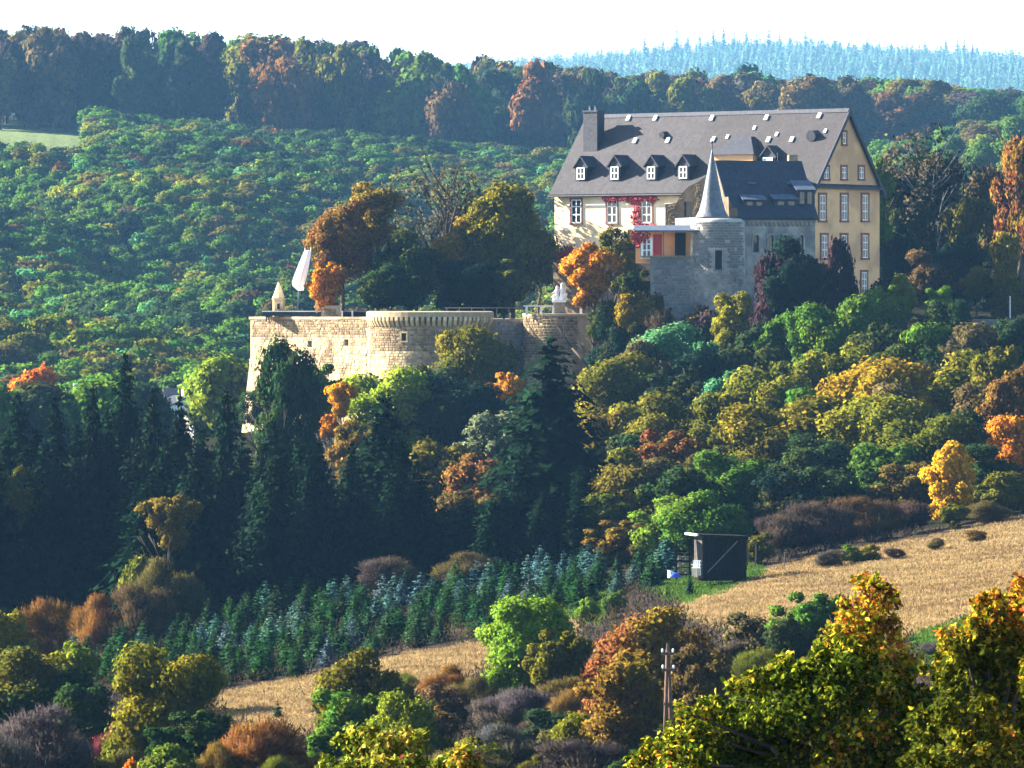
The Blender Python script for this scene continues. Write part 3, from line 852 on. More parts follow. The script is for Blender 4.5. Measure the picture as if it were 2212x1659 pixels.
for u0, u1, ylo, yhi in ((1439, 1462, 488, 442), (1463, 1477, 488, 428), (1497, 1520, 488, 398), (1521, 1546, 488, 384)):
    a = rl(u0, ylo); c = rl(u1, yhi)
    rs += courses(a.x, c.x, a.z, c.z, lambda u, v: (Vector((u, 0, v)), (1, 0, 0), (0, 0, 1)), (.22, .38), (.3, .6), depth=.12, seed=u0)
lay_stones(ruin, MAT['brownstone'], rs, 200)
# ------------------------------------------------------------------ bastion below the castle
A = at(541, HOR, 606); B = at(800, HOR, 588)
wd = (B - A); LW = wd.length
bast = empty('bastion_wall', (A.x, A.y, CZ), math.atan2(wd.y, wd.x))
tag(bast, 'sunlit pale rubble wall of the bastion with small dark loopholes', 'wall')
bl = lambda px, py: hit(bast, 1, 0, px, py)
zt = bl(700, 690).z; zb = -17.0
def batter(z): return 0.0 if z > -5 else (z + 5) * .09          # the wall leans out towards its foot
holes = []
for px, y0, y1 in ((669, 736, 750), (748, 733, 747)):
    p = bl(px, y1); q = bl(px, y0); holes.append((p.x - .42, p.x + .42, p.z, q.z))
b = MB()
b.wall(0, LW, -5, zt, holes, .9, lambda u, v, d: (u, d, v))
b.add([(-.9, -1.08, zb), (LW, -1.08, zb), (LW, 0, -5), (0, 0, -5)], [(0, 1, 2, 3)])
b.add([(0, 0, zt), (LW, 0, zt), (LW, 1.2, zt), (0, 1.2, zt)], [(0, 1, 2, 3)])
b.add([(0, 0, zt), (0, 26, zt), (0, 26, -5), (0, 0, -5)], [(0, 1, 2, 3)])
b.add([(-.9, -1.08, zb), (0, 0, -5), (0, 26, -5), (-.9, 26, zb)], [(0, 1, 2, 3)])
b.build('wall_core', MAT['mortar'], bast)
b = MB(); b.box(-.12, LW - .5, -.14, .9, zt + .003, zt + .28); b.build('coping', MAT['stone'], bast)
st = courses(.05, LW - .3, -5, zt, lambda u, v: (Vector((u, 0, v)), (1, 0, 0), (0, 0, 1)), (.2, .33), (.25, .65), holes, .07, 11)
lo = courses(-.3, LW - .3, -13.5, -5, lambda u, v: (Vector((u, batter(v) + .0, v)), (1, 0, 0), Vector((0, .09, 1)).normalized()), (.22, .36), (.28, .7), (), .07, 12)
en = courses(-4.5, -.1, -13, zt, lambda u, v: (Vector((batter(v) * .8, -u + batter(v), v)), (0, -1, 0), (0, 0, 1)), (.35, .6), (.5, 1.2), (), .1, 13)
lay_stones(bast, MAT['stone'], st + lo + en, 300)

# round bastion tower
RT = 6.3
tc = at(929, HOR, 587)
tow = empty('bastion_tower', (tc.x, tc.y, CZ), 0)
tag(tow, 'broad round bastion tower with a corbelled parapet between wall and spruces', 'tower')
ztop = (HOR - 672) / F * 587; zc = (HOR - 692) / F * 587
b = MB(); b.lathe([(RT + .25, -17), (RT, -8), (RT, zc), (RT + .02, zc + .1)], 56); b.build('wall_core', MAT['mortar'], tow, smooth=True)
b = MB(); b.lathe([(RT + .42, zc + .35), (RT + .42, ztop - .1), (RT + .1, ztop), (RT - .3, ztop - .3), (RT - .4, zc)], 56); b.build('parapet', MAT['mortar'], tow)
b = MB(); b.prism([(0, -.25), (.16, -.2), (.46, .4), (.46, .8), (0, .8)], 1, -.17, .17); cme = b.mesh('corbel', MAT['stone'])
n = 36
for i in range(n):
    a = math.pi + math.pi * i / n * 1.0 - .1
    o = link('corbel', cme, tow); o.location = (RT * math.cos(a), RT * math.sin(a), zc - .42); o.rotation_euler = (0, 0, a)
def PT(R, off=0):
    def f(u, v):
        a = math.pi + u / R
        return Vector((R * math.cos(a), R * math.sin(a), v)), (-math.sin(a), math.cos(a), 0), (0, 0, 1)
    return f
sh = [(RT * (math.asin((877 - 929) / 129.) + math.pi / 2) - .45, RT * (math.asin((877 - 929) / 129.) + math.pi / 2) + .45, -3.2, -2.4)]
st = courses(0.0, RT * 2.0, -8.5, zc - .1, PT(RT), (.2, .34), (.25, .65), sh, .07, 21)
lay_stones(tow, MAT['stone'], st, 300)
a = math.pi + sh[0][0] / RT + .06
b = MB(); b.box(-.42, -.27, -.12, .1, 0, .8); b.box(.27, .42, -.12, .1, 0, .8); b.box(-.42, .42, -.14, .1, .8, .95); b.box(-.46, .46, -.16, .1, -.16, 0)
o = b.build('loophole', MAT['stone'], tow); o.location = (RT * math.cos(a), RT * math.sin(a), -3.2); o.rotation_euler = (0, 0, a + math.pi / 2)
b = MB(); b.box(-.27, .27, -.03, .02, 0, .8); b.build('opening_shade', MAT['dark'], o)  # flat dark panel, the loophole's inner shade put into its colour

# link wall between the two towers
A2 = at(1080, HOR, 590); B2 = at(1135, HOR, 592.5); d2 = B2 - A2
lw = empty('curtain_wall', (A2.x, A2.y, CZ), math.atan2(d2.y, d2.x))
tag(lw, 'short shaded grey curtain wall joining the broad bastion tower and the slim tower', 'wall')
b = MB(); b.box(-3, d2.length + .5, 0, 2, -17, -1.1); b.build('wall_core', MAT['mortar'], lw)
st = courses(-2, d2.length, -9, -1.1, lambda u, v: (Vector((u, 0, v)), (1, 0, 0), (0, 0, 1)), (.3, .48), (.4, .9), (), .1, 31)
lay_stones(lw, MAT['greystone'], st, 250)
# slim round tower
RS = 3.7
sc_ = at(1206, HOR, 592)
slim = empty('slim_tower', (sc_.x, sc_.y, CZ), 0)
tag(slim, 'slim round tower with railing on top rising behind the tallest spruce', 'tower')
zs = (HOR - 680) / F * 590
b = MB(); b.lathe([(RS + .15, -17), (RS - .25, -6.2), (RS, -5.2), (RS, zs), (RS - .4, zs + .02)], 40); b.build('wall_core', MAT['mortar'], slim, smooth=True)
st = courses(0, RS * 2.2, -12, zs - .2, lambda u, v: (PT(RS + (0 if v > -5.2 else -.12))(u, v)), (.22, .36), (.25, .6), (), .07, 41)
lay_stones(slim, MAT['stone'], st, 250)
b = MB(); b.lathe([(RS + .1, zs - .1), (RS + .12, zs + .12), (RS - .3, zs + .13)], 40); b.build('coping', MAT['stone'], slim)

# terrace filling behind the walls
b = MB()
fp = [(A.x + .3, A.y + 1), (B.x + .6, B.y + 1.0), (tc.x - 5, tc.y - 3), (tc.x, tc.y - 5.5), (tc.x + 5, tc.y - 3), (A2.x, A2.y + .8), (B2.x, B2.y + .8), (sc_.x, sc_.y - 2.5), (sc_.x + 3.2, sc_.y), (sc_.x + 5, 610), (sc_.x + 4, 650), (A.x + 8, 650)]
b.prism([(x, y) for x, y in fp], 2, CZ - 16, CZ - .95)
tag(b.build('castle_terrace', surf('terrace_gravel', (.10, .085, .06, 1), (.17, .14, .09, 1), 2)), 'flat ground of the castle terrace behind the bastion', kind='structure')
TERR = fp
def on_terrace(x, y): return bool(inpoly(np.array([x]), np.array([y]), TERR)[0])

# things standing on the bastion
def boxpx(b, x0, x1, y0, y1, D0, D1):
    p = at(x0, y1, D0); q = at(x1, y0, D0); b.box(p.x, q.x, D0, D1, p.z, q.z)
can = empty('flat_canopy', tuple(at(630, 690, 602)))
tag(can, 'flat dark canopy with pale edge above the sunlit bastion corner', 'canopy')
def sub(o, name, mat, f):
    b = MB(); f(b); off = Vector(o.location); b.v = [tuple(Vector(v) - off) for v in b.v]; return b.build(name, mat, o)
sub(can, 'canopy_slab', MAT['slated'], lambda b: boxpx(b, 567, 692, 673.5, 682, 600, 606))
sub(can, 'edge_trim', MAT['white'], lambda b: boxpx(b, 566, 693, 671.5, 673.5, 599.9, 606.1))
for px in (575, 632, 688): sub(can, 'post', MAT['wood'], lambda b: boxpx(b, px - 1.5, px + 1.5, 682, 694, 603, 603.15))
stub = empty('wall_stub', tuple(at(713, 690, 597)))
tag(stub, 'low crumbling stone pier on the bastion edge right of the flat canopy', 'wall')
sub(stub, 'pier', MAT['mortar'], lambda b: (boxpx(b, 694, 734, 664, 692, 596, 598), boxpx(b, 702, 736, 660, 664, 596.2, 597.8)))
ss = courses(-1.0, 1.0, 0, 1.25, lambda u, v: (Vector((u, -1.0, v)), (1, 0, 0), (0, 0, 1)), (.25, .4), (.3, .6), (), .09, 51)
lay_stones(stub, MAT['stone'], ss, 60)
tur2 = empty('stone_pinnacle', tuple(at(602, 673, 607)))
tag(tur2, 'small pale stone lookout turret with pointed cap on the bastion corner', 'turret')
k6 = 607 / F
b = MB(); b.lathe([(.66, -.6), (.66, 24 * k6), (.74, 25 * k6), (.74, 29 * k6), (.6, 31 * k6)], 8); b.build('body', MAT['stone'], tur2)
b = MB(); b.lathe([(.70, 30 * k6), (.52, 38 * k6), (.36, 48 * k6), (.14, 60 * k6), (.04, 63 * k6)], 8); b.build('cap', MAT['stone'], tur2)
b = MB(); b.tube((0, 0, 62 * k6), (0, 0, 73 * k6), .05, .02, 6); b.build('finial', MAT['zinc'], tur2)
b = MB(); b.box(-.14, .14, -.69, -.62, .25, .85); b.build('opening_shade', MAT['dark'], tur2)  # dark panel on the face, painted as the shade inside a slit
par = empty('closed_parasol', tuple(at(643, 672, 606)))
tag(par, 'tall white closed parasol leaning beside the small stone lookout turret', 'parasol')
o0 = Vector(par.location)
P_ = lambda px, py: at(px, py, 606) - o0
b = MB(); b.tube(P_(642, 674), P_(647, 622), .09, .09, 8); b.build('pole', MAT['zinc'], par)
b = MB()
ring = []
for (px, py, r, rag) in ((650, 628, 0.3, 0), (644.5, 613, 0.696, 0.12), (647, 604, 0.72, 0.05), (654, 580, 0.624, 0.04), (661, 556, 0.48, 0.03), (665, 541, 0.36, 0.02)):
    c = P_(px, py)
    for i in range(12):
        a = 2 * math.pi * i / 12
        rr = r * (1 + (.16 if i % 2 else -.10)); ring.append((c.x + rr * math.cos(a), c.y + rr * math.sin(a), c.z + (rag * (1 if i % 3 else -2))))
fs = [(k * 12 + i, k * 12 + (i + 1) % 12, (k + 1) * 12 + (i + 1) % 12, (k + 1) * 12 + i) for k in range(5) for i in range(12)] + [tuple(range(12))[::-1], tuple(range(60, 72))]
b.add(ring, fs); b.build('canopy', MAT['white'], par)
b = MB(); b.tube(P_(659, 541), P_(659, 536), .04, .03, 6); b.tube(P_(671, 541), P_(671.5, 534), .05, .03, 6); b.build('rib_tips', MAT['white'], par)
def post(px, y0, y1, D, label, w=3.0, mat='marble', name='stone_post', cat='post', group=None):
    o = MB(); h = (y1 - y0) * D / F; ww = w * D / F / 2
    o.box(-ww, ww, -ww, ww, -.2, h - .08); o.box(-ww * 1.2, ww * 1.2, -ww * 1.2, ww * 1.2, h - .08, h)
    q = o.build(name, MAT[mat]); q.location = at(px, y1, D); tag(q, label, cat, group)
    return q
post(684, 652, 672, 599, 'short pale post standing at the end of the flat canopy', 4, 'stone')
rail = empty('terrace_railing', tuple(at(767, 690, 592)))
tag(rail, 'dark boarded railing with pale posts between crumbling pier and broad tower', 'railing')
sub(rail, 'board_panel', MAT['wood'], lambda b: boxpx(b, 740, 798, 674, 690, 593, 593.06))
sub(rail, 'top_rail', MAT['oldwood'], lambda b: boxpx(b, 737, 800, 671.5, 673.8, 592.9, 593.1))
for px in (739, 761, 799): sub(rail, 'post', MAT['marble'], lambda b: boxpx(b, px - 1.6, px + 1.6, 671, 691, 592.7, 592.88))
rail2 = empty('tower_railing', tuple(at(1160, 680, 589.5)))
tag(rail2, 'white post and rail balustrade on top of the slim round tower', 'railing')
for px in (1138, 1168.5, 1195): sub(rail2, 'post', MAT['marble'], lambda b: boxpx(b, px - 2.4, px + 2.4, 662.5, 681, 589.4, 589.6))
sub(rail2, 'top_rail', MAT['marble'], lambda b: boxpx(b, 1130, 1196, 659.5, 662.5, 589.35, 589.65))
sub(rail2, 'bottom_rail', MAT['marble'], lambda b: boxpx(b, 1140, 1193, 677, 678.5, 589.45, 589.55))
rail3 = empty('terrace_railing', tuple(at(1010, 680, 591)))
tag(rail3, 'thin grey railing under the dark trees between the two round towers', 'railing')
sub(rail3, 'top_rail', MAT['oldwood'], lambda b: boxpx(b, 960, 1130, 664, 666, 591, 591.1))
for px in range(965, 1131, 27): sub(rail3, 'post', MAT['oldwood'], lambda b: boxpx(b, px - 1, px + 1, 666, 684, 591, 591.08))
post(1255, 661, 680, 592, 'white stone post on the slim tower, next to the statue pedestal', 5)
post(1281, 663, 681, 594, 'grey stone post at the far end of the slim tower', 5.5, 'greystone')
sta = empty('white_statue', tuple(at(1208, 680, 591)))
tag(sta, 'white stone figure group on a square pedestal above the slim tower', 'statue')
ks = 591 / F
b = MB(); b.box(-.62, .62, -.5, .5, -.1, 27 * ks); b.build('pedestal', MAT['greystone'], sta)
b = MB(); b.box(-.74, .74, -.58, .58, 27 * ks, 31 * ks); b.build('plinth', MAT['marble'], sta)
def figure(px, base, top, r, lean):
    zb = (680 - base) * ks; h = (base - top) * ks; x0 = (px - 1208) * ks
    b = MB()
    rings = [(0, 1.15), (.12, 1.1), (.3, .8), (.45, .72), (.6, .95), (.72, .9), (.79, .4), (.85, .5), (.93, .5), (1.0, .12)]
    vv = []
    for f, q in rings:
        for i in range(10):
            a = 2 * math.pi * i / 10
            vv.append((x0 + lean * f * h + r * q * math.cos(a) * (1.15 if math.cos(a) > 0 else .9), r * q * .8 * math.sin(a), zb + f * h))
    b.add(vv, [(k * 10 + i, k * 10 + (i + 1) % 10, (k + 1) * 10 + (i + 1) % 10, (k + 1) * 10 + i) for k in range(len(rings) - 1) for i in range(10)] + [tuple(range(10))[::-1]])
    b.tube((x0 - r * .5, 0, zb + .65 * h), (x0 - r * 1.5, -.1, zb + .5 * h), r * .25, r * .15, 6)
    b.build('figure', MAT['marble'], sta, smooth=True)
figure(1214, 649, 611, .36, .02); figure(1202, 649, 617, .26, .04); figure(1198, 649, 636, .26, -.1); figure(1219, 649, 628, .28, .05)

# low stone wall and posts to the right of the castle
rw = empty('low_stone_wall', tuple(at(2120, 712, 598)), math.radians(3))
tag(rw, 'low pale grey stone wall between bushes under the tall trees', 'wall')
b = MB(); b.box(-2.8, 4.2, 0, .6, -1.2, 1.1); b.build('wall_core', MAT['greystone'], rw)
lay_stones(rw, MAT['greystone'], courses(-2.7, 4.1, -.3, 1.1, lambda u, v: (Vector((u, 0, v)), (1, 0, 0), (0, 0, 1)), (.25, .4), (.35, .8), (), .09, 61), 150)
post(2182, 640, 690, 597, 'slim pale pole standing at the end of the low grey wall', 2.2, 'marble', 'pole', 'pole')

# white shelter under the bastion and village roofs
she = empty('pillared_shelter', tuple(at(690, 950, 565)))
tag(she, 'low white shelter with dark posts half hidden below the bastion', 'shelter')
sub(she, 'back_wall', MAT['white'], lambda b: boxpx(b, 650, 728, 925, 952, 567, 567.2))
for px in (652, 676.5, 701, 727): sub(she, 'post', MAT['oldwood'], lambda b: boxpx(b, px - 3, px + 3, 924, 953, 565, 565.25))
sub(she, 'roof', MAT['oldwood'], lambda b: boxpx(b, 644, 733, 917, 924, 564.6, 567.6))
def cottage(px, ridge, eave, base, w, D, yaw, label, wallm='white', roofm='slated', sky=()):
    o = empty('village_house', tuple(at(px, base, D)), math.radians(yaw)); tag(o, label, 'house', 'village houses between the spruces')
    k = D / F; ww = w * k / 2; ze = (base - eave) * k; zr = (base - ridge) * k
    b = MB(); b.box(-ww, ww, 0, 7, -2, ze); b.build('wall', MAT[wallm], o)
    for s in (0, 1):
        b = MB(); b.prism([(0, ze), (7, ze), (3.5, zr - .1)], 0, (-ww if s else ww - .3), (-ww + .3 if s else ww)); b.build('gable', MAT[wallm], o)
        p = [(-.4, ze - .2), (3.5, zr), (3.5, zr + .2), (-.4, ze)]
        if s: p = [(7 - y, z) for y, z in p][::-1]
        b = MB(); b.prism(p, 0, -ww - .3, ww + .3); b.build('roof', MAT[roofm], o)
    b = MB(); b.box(-.4, .4, -.3, .3, -.8, 1.2); c = b.build('chimney', MAT['white'], o); c.location = (ww * .4, 3.5, zr); c.scale = (.7, .7, .8)
    for x in sky:
        b = MB(); b.box(-.5, .5, -.08, .02, 0, .35); c = b.build('skylight', MAT['white'], o); c.location = (x, 1.9, (ze + zr) / 2 + .2)
    for x in (-ww * .5, ww * .4):
        window(o, Matrix.Translation((x, 0, ze - 2.0)), .9, 1.3, 2, (.5,), sur=.1)
cottage(415, 842, 884, 935, 100, 745, 12, 'village house with broad dark slate roof seen between spruce tops', sky=(-1.5, 1.0))
cottage(345, 858, 880, 940, 50, 735, -50, 'narrow white gabled village house peeping between the spruces')
cottage(160, 845, 875, 925, 70, 730, 15, 'village house with purple-grey roof next to the orange tree', 'greystone', roofm='slate2')  # grey wall material darkens the white walls to look shaded
cottage(447, 892, 915, 945, 60, 715, 20, 'lower village house with white eaves beside the bastion foot', 'greystone', sky=(0.4,))

# ------------------------------------------------------------------ shed, woodpile and clutter in the meadow
DH = 388.0
hut = empty('wooden_shed', tuple(at(1519, 1246, DH)), math.radians(16))
tag(hut, 'dark timber shed with mono-pitch roof at the edge of the meadow', 'shed')
kh = DH / F
hl = hit(hut, 1, 0, 1613, 1180).x
zf = hit(hut, 1, 0, 1519, 1158).z; zk = hit(hut, 1, 0, 1613, 1161).z
n = 16
for i in range(n):
    x0, x1 = hl * i / n, hl * (i + 1) / n
    f0 = i / n
    g0 = max(0, hit(hut, 1, 0, 1519 + 94 * f0, 1246 - 27 * f0).z - .15)
    b = MB(); dd = .02 * (i % 2); b.box(x0 + .008, x1 - .008, -dd, .06, g0 - .2, zf + (zk - zf) * f0 - .03); b.build('plank', MAT['wood'], hut)
wl = 1.75
for i in range(8):
    y0 = wl * i / 8
    b = MB(); b.box(-.06 - .015 * (i % 2), -.003, y0 + .01 + .06, y0 + wl / 8 - .008 + .06, -.1, zf - .05); b.build('plank', MAT['greyboard'], hut)
b = MB(); b.box(.0, hl - .01, .07, wl, -.3, zk - .15); b.build('inner_wall', MAT['wood'], hut)
b = MB(); b.prism([(-.45, zf + .06), (hl + .15, zk + .02), (hl + .15, zk + .1), (-.45, zf + .14)], 1, -.25, wl + .4); b.build('roof', MAT['wood'], hut)
b = MB(); b.box(-.62, -.46, -.3, wl + .5, zf + .03, zf + .17); b.build('bargeboard', MAT['white'], hut)
p = hit(hut, 1, -.05, 1528, 1237); q = hit(hut, 1, -.05, 1594, 1168)
b = MB(); b.tube(p, q, .035, .035, 6); b.build('brace', MAT['oldwood'], hut)
# lean-to rack with firewood
rk = empty('firewood_rack', tuple(at(1476, 1246, DH + .6)), math.radians(-8))
tag(rk, 'open lean-to rack stacked with pale cut firewood against the shed', 'rack')
for x in (-.5, .42):
    for y in (0, .6): 
        b = MB(); b.box(x - .035, x + .035, y - .035, y + .035, -.2, 2.3 + (.3 if x > 0 else 0)); b.build('post', MAT['wood'], rk)
b = MB(); b.prism([(-.7, 2.2), (.5, 2.68), (.5, 2.74), (-.7, 2.26)], 1, -.2, .9); b.build('roof', MAT['slated'], rk)
for z in (.15, .62, 1.1, 1.6):
    b = MB(); b.box(-.46, .38, -.05, .65, z, z + .05); b.build('shelf', MAT['wood'], rk)
rl_ = random.Random(4)
for z in (.2, .67, 1.15):
    for i in range(5):
        for j in range(2):
            lg = MB(); r = rl_.uniform(.055, .085); x = -.36 + i * .17; zz = z + .09 + j * .16
            lg.tube((x, -.12 + rl_.uniform(-.05, .05), zz), (x, .5, zz), r, r, 7)
            o = lg.build('firewood_log', MAT['oldwood'] if (i + j) % 3 else MAT['stone']); o.parent = rk
tp = MB()
for i in range(9):
    a = i / 8 * math.pi
    pass
me_ = []
rg = random.Random(9)
nx, ny = 9, 6
for j in range(ny):
    for i in range(nx):
        u, v = i / (nx - 1), j / (ny - 1)
        me_.append(((u - .5) * .85, (v - .5) * .7, .34 * math.sin(math.pi * u) ** .6 * math.sin(math.pi * v) ** .5 + rg.uniform(0, .05)))
tp.add(me_, [(j * nx + i, j * nx + i + 1, (j + 1) * nx + i + 1, (j + 1) * nx + i) for j in range(ny - 1) for i in range(nx - 1)])
o = tp.build('blue_tarpaulin', MAT['blue']); o.location = at(1459, 1248, DH - .6); tag(o, 'crumpled bright blue tarpaulin on the grass next to the firewood rack', 'tarpaulin')
b = MB(); b.box(-.05, .05, -.25, .25, 0, .5); b.prism([(-.05, .4), (.42, .28), (.42, .33), (-.05, .52)], 1, -.25, .25)
o = b.build('bent_board', MAT['white']); o.location = at(1446, 1248, DH - .3); o.rotation_euler = (0, 0, .3); tag(o, 'pale bent board standing beside the blue tarpaulin', 'board')
chr_ = empty('garden_chair', tuple(at(1504, 1240, DH - .6)), math.radians(-15)); tag(chr_, 'white plastic garden chair leaning at the grey end of the shed', 'chair')
b = MB(); b.box(-.28, .28, -.24, .24, .4, .45); b.build('seat', MAT['white'], chr_)
b = MB()
for x in (-.26, -.13, 0, .13): b.box(x, x + .09, .2, .24, .45, .86)
b.box(-.28, .28, .2, .24, .86, .95); b.build('backrest', MAT['white'], chr_)
for x in (-.26, .22):
    for y in (-.22, .2):
        b = MB(); b.box(x, x + .045, y, y + .045, -.1, .4); b.build('leg', MAT['white'], chr_)
for x in (-.3, .26): b = MB(); b.box(x, x + .05, -.22, .22, .62, .66); b.build('armrest', MAT['white'], chr_)
fr = empty('timber_frame', tuple(at(1633, 1224, DH + 1))); tag(fr, 'weathered leaning post and rail frame at the back of the shed', 'frame')
sub(fr, 'post', MAT['oldwood'], lambda b: b.tube(at(1632, 1224, DH + 1), at(1633, 1176, DH + 1), .06, .05, 6))
sub(fr, 'rail', MAT['oldwood'], lambda b: b.tube(at(1613, 1170, DH + 1.5), at(1634, 1177, DH + 1), .045, .045, 6))
sub(fr, 'post', MAT['oldwood'], lambda b: b.tube(at(1615, 1222, DH + 1.5), at(1615, 1170, DH + 1.5), .05, .045, 6))

# utility pole
DP = 240.0
pole = empty('utility_pole', tuple(at(1443, 1660, DP)))
tag(pole, 'brown two-legged timber utility pole with crossarms rising from the scrub', 'pole')
o0 = Vector(pole.location); P_ = lambda px, py, d=0: at(px, py, DP + d) - o0
b = MB(); b.tube(P_(1434, 1690), P_(1441.5, 1404), .10, .075, 10); b.build('leg', MAT['postwood'], pole, smooth=True)
b = MB(); b.tube(P_(1453, 1690, .2), P_(1444, 1404, .1), .095, .075, 10); b.build('leg', MAT['postwood'], pole, smooth=True)
b = MB(); b.tube(P_(1442.7, 1408, .05), P_(1443, 1390, .05), .09, .07, 8); b.build('tip', MAT['bark'], pole)
for y, x0, x1 in ((1447, 1431, 1456), (1412, 1430, 1455)):
    p = P_(x0, y, -.15); q = P_(x1, y - 1, -.15)
    b = MB(); b.box(p.x, q.x, p.y - .05, p.y + .05, p.z - .06, p.z + .06); o = b.build('crossarm', MAT['postwood'], pole)
    for x in (x0 + 1, x1 - 1):
        b = MB(); b.lathe([(.03, 0), (.05, .05), (.05, .12), (.02, .16)], 8); i_ = b.build('insulator', MAT['marble'], o); i_.location = P_(x, y, -.15) + Vector((0, 0, .06))
    for x in (x0 + 1, x1 - 1): pass
b = MB(); b.box(-.2, .2, -.05, .25, -.05, .05); o = b.build('spacer', MAT['bark'], pole); o.location = P_(1443, 1520)
for px, y0, y1, D, lab in ((1695, 1193, 1222, 398, 'thin dark fence post on the meadow nearest the shed'), (2062, 1256, 1300, 352, 'thin dark fence post in the straw meadow behind the oak'), (2187, 1217, 1243, 376, 'short grey fence post high on the meadow by the picture edge')):
    post(px, y0, y1, D, lab, 2.4, 'oldwood', 'fence_post', 'post', 'fence posts in the meadow')
# ------------------------------------------------------------------ vegetation: mesh builders (unit trees, 1 wide and 1 high)
def cards(P, Nn, size, rng, aspect=1.0, fold=0.25):
    """leaf sprays: four-cornered folded cards at points P facing Nn"""
    k = len(P)
    Nn = Nn / np.linalg.norm(Nn, axis=1, keepdims=True)
    r = rng.normal(size=(k, 3)); a = np.cross(Nn, r); a /= np.linalg.norm(a, axis=1, keepdims=True) + 1e-9
    b = np.cross(Nn, a)
    s = size[:, None]
    v = np.empty((k, 4, 3))
    j = lambda: rng.uniform(.6, 1.25, (k, 1))
    v[:, 0] = P - a * s * j() ; v[:, 1] = P - b * s * aspect * j() + Nn * s * fold
    v[:, 2] = P + a * s * j() ; v[:, 3] = P + b * s * aspect * j() + Nn * s * fold
    return v

def crown_points(rng, n, nl, flat=1.0, rl=(.14, .26), top=.0):
    """points and outward normals on a cluster of lobes filling a unit crown (x,y in -.5..5, z 0..1)"""
    C = []; R = []; bm = rng.uniform(-.3, .3, 3); ph = rng.uniform(0, 6.28, 3)
    while len(C) < nl:
        c = rng.uniform(-1, 1, 3)
        e = 1 + bm @ np.sin(np.array([c[0] * 3 + ph[0], c[1] * 3 + ph[1], c[2] * 4 + ph[2]]))
        if np.linalg.norm(c) > e: continue
        r = rng.uniform(*rl) * (1.15 if np.linalg.norm(c) < .5 else .9)
        taper = 1.0 - top * max(0, c[2])
        C.append((c[0] * (.5 - r * .75) * taper, c[1] * (.5 - r * .75) * taper, .5 + c[2] * (.5 - r * .7 * flat))); R.append(r)
    C = np.array(C); R = np.array(R)
    P = []; Nn = []
    w = R ** 2 / (R ** 2).sum()
    tot = 0
    while tot < n:
        m = n
        i = rng.choice(nl, m, p=w)
        d = rng.normal(size=(m, 3)); d[:, 2] += .25; d /= np.linalg.norm(d, axis=1, keepdims=True)
        rr = R[i] * rng.uniform(.62, 1.08, m) * (1 + .25 * np.sin(d[:, 0] * 7 + i) * np.sin(d[:, 1] * 6 + d[:, 2] * 5))
        p = C[i] + d * rr[:, None] * np.array([1, 1, flat])
        dist = np.linalg.norm((p[:, None] - C[None]) / np.array([1, 1, flat]), axis=2) / R[None]
        ok = (dist < .6).sum(1) == 0
        P.append(p[ok]); Nn.append(d[ok]); tot += ok.sum()
    return np.concatenate(P)[:n], np.concatenate(Nn)[:n], C, R

def crown_mesh(seed, n, card, nl=26, flat=.8, mat='leaf', rl=(.14, .26), jit=.7, top=0.0):
    rng = np.random.default_rng(seed)
    P, Nn, C, R = crown_points(rng, n, nl, flat, rl, top)
    out = P - np.array([0, 0, .45]); out /= np.linalg.norm(out, axis=1, keepdims=True) + 1e-6
    soft = Nn * .8 + out * .45 + rng.normal(size=Nn.shape) * .3; soft /= np.linalg.norm(soft, axis=1, keepdims=True)
    v = cards(P, Nn + rng.normal(size=Nn.shape) * jit * .6, card * rng.uniform(.55, 1.3, n), rng)
    return np_mesh('crown', v.reshape(-1, 3), np.arange(n * 4), 4, [MAT[mat]], nrm=np.repeat(soft, 4, axis=0))

def limb_tree(rng, z0, z1, r0, nb, spread=.33, crown0=.25):
    """tapered trunk with limbs, unit size"""
    b = MB()
    pts = [Vector((0, 0, z0))]
    for k in range(1, 6): pts.append(Vector((rng.uniform(-.025, .025), rng.uniform(-.025, .025), z0 + (z1 - z0) * k / 5)))
    for k in range(5): b.tube(pts[k], pts[k + 1], r0 * (1 - k * .17), r0 * (1 - (k + 1) * .17), 7)
    for i in range(nb):
        f = rng.uniform(crown0, .95); k = min(4, int(f * 5)); p = pts[k].lerp(pts[k + 1], f * 5 - k)
        a = rng.uniform(0, 6.28); l = rng.uniform(.5, 1) * spread * (1.15 - f * .6)
        q = p + Vector((math.cos(a) * l * .6, math.sin(a) * l * .6, l * .5)); s = q + Vector((math.cos(a + .3) * l * .5, math.sin(a + .3) * l * .5, l * .65))
        rr = r0 * (.5 - .3 * f)
        b.tube(p, q, rr, rr * .6, 5); b.tube(q, s, rr * .6, rr * .2, 5)
        for t in range(2):
            a2 = a + rng.uniform(-1.2, 1.2); u = q.lerp(s, rng.uniform(0, .7)); b.tube(u, u + Vector((math.cos(a2) * l * .4, math.sin(a2) * l * .4, l * .3)), rr * .35, rr * .1, 4)
    return b

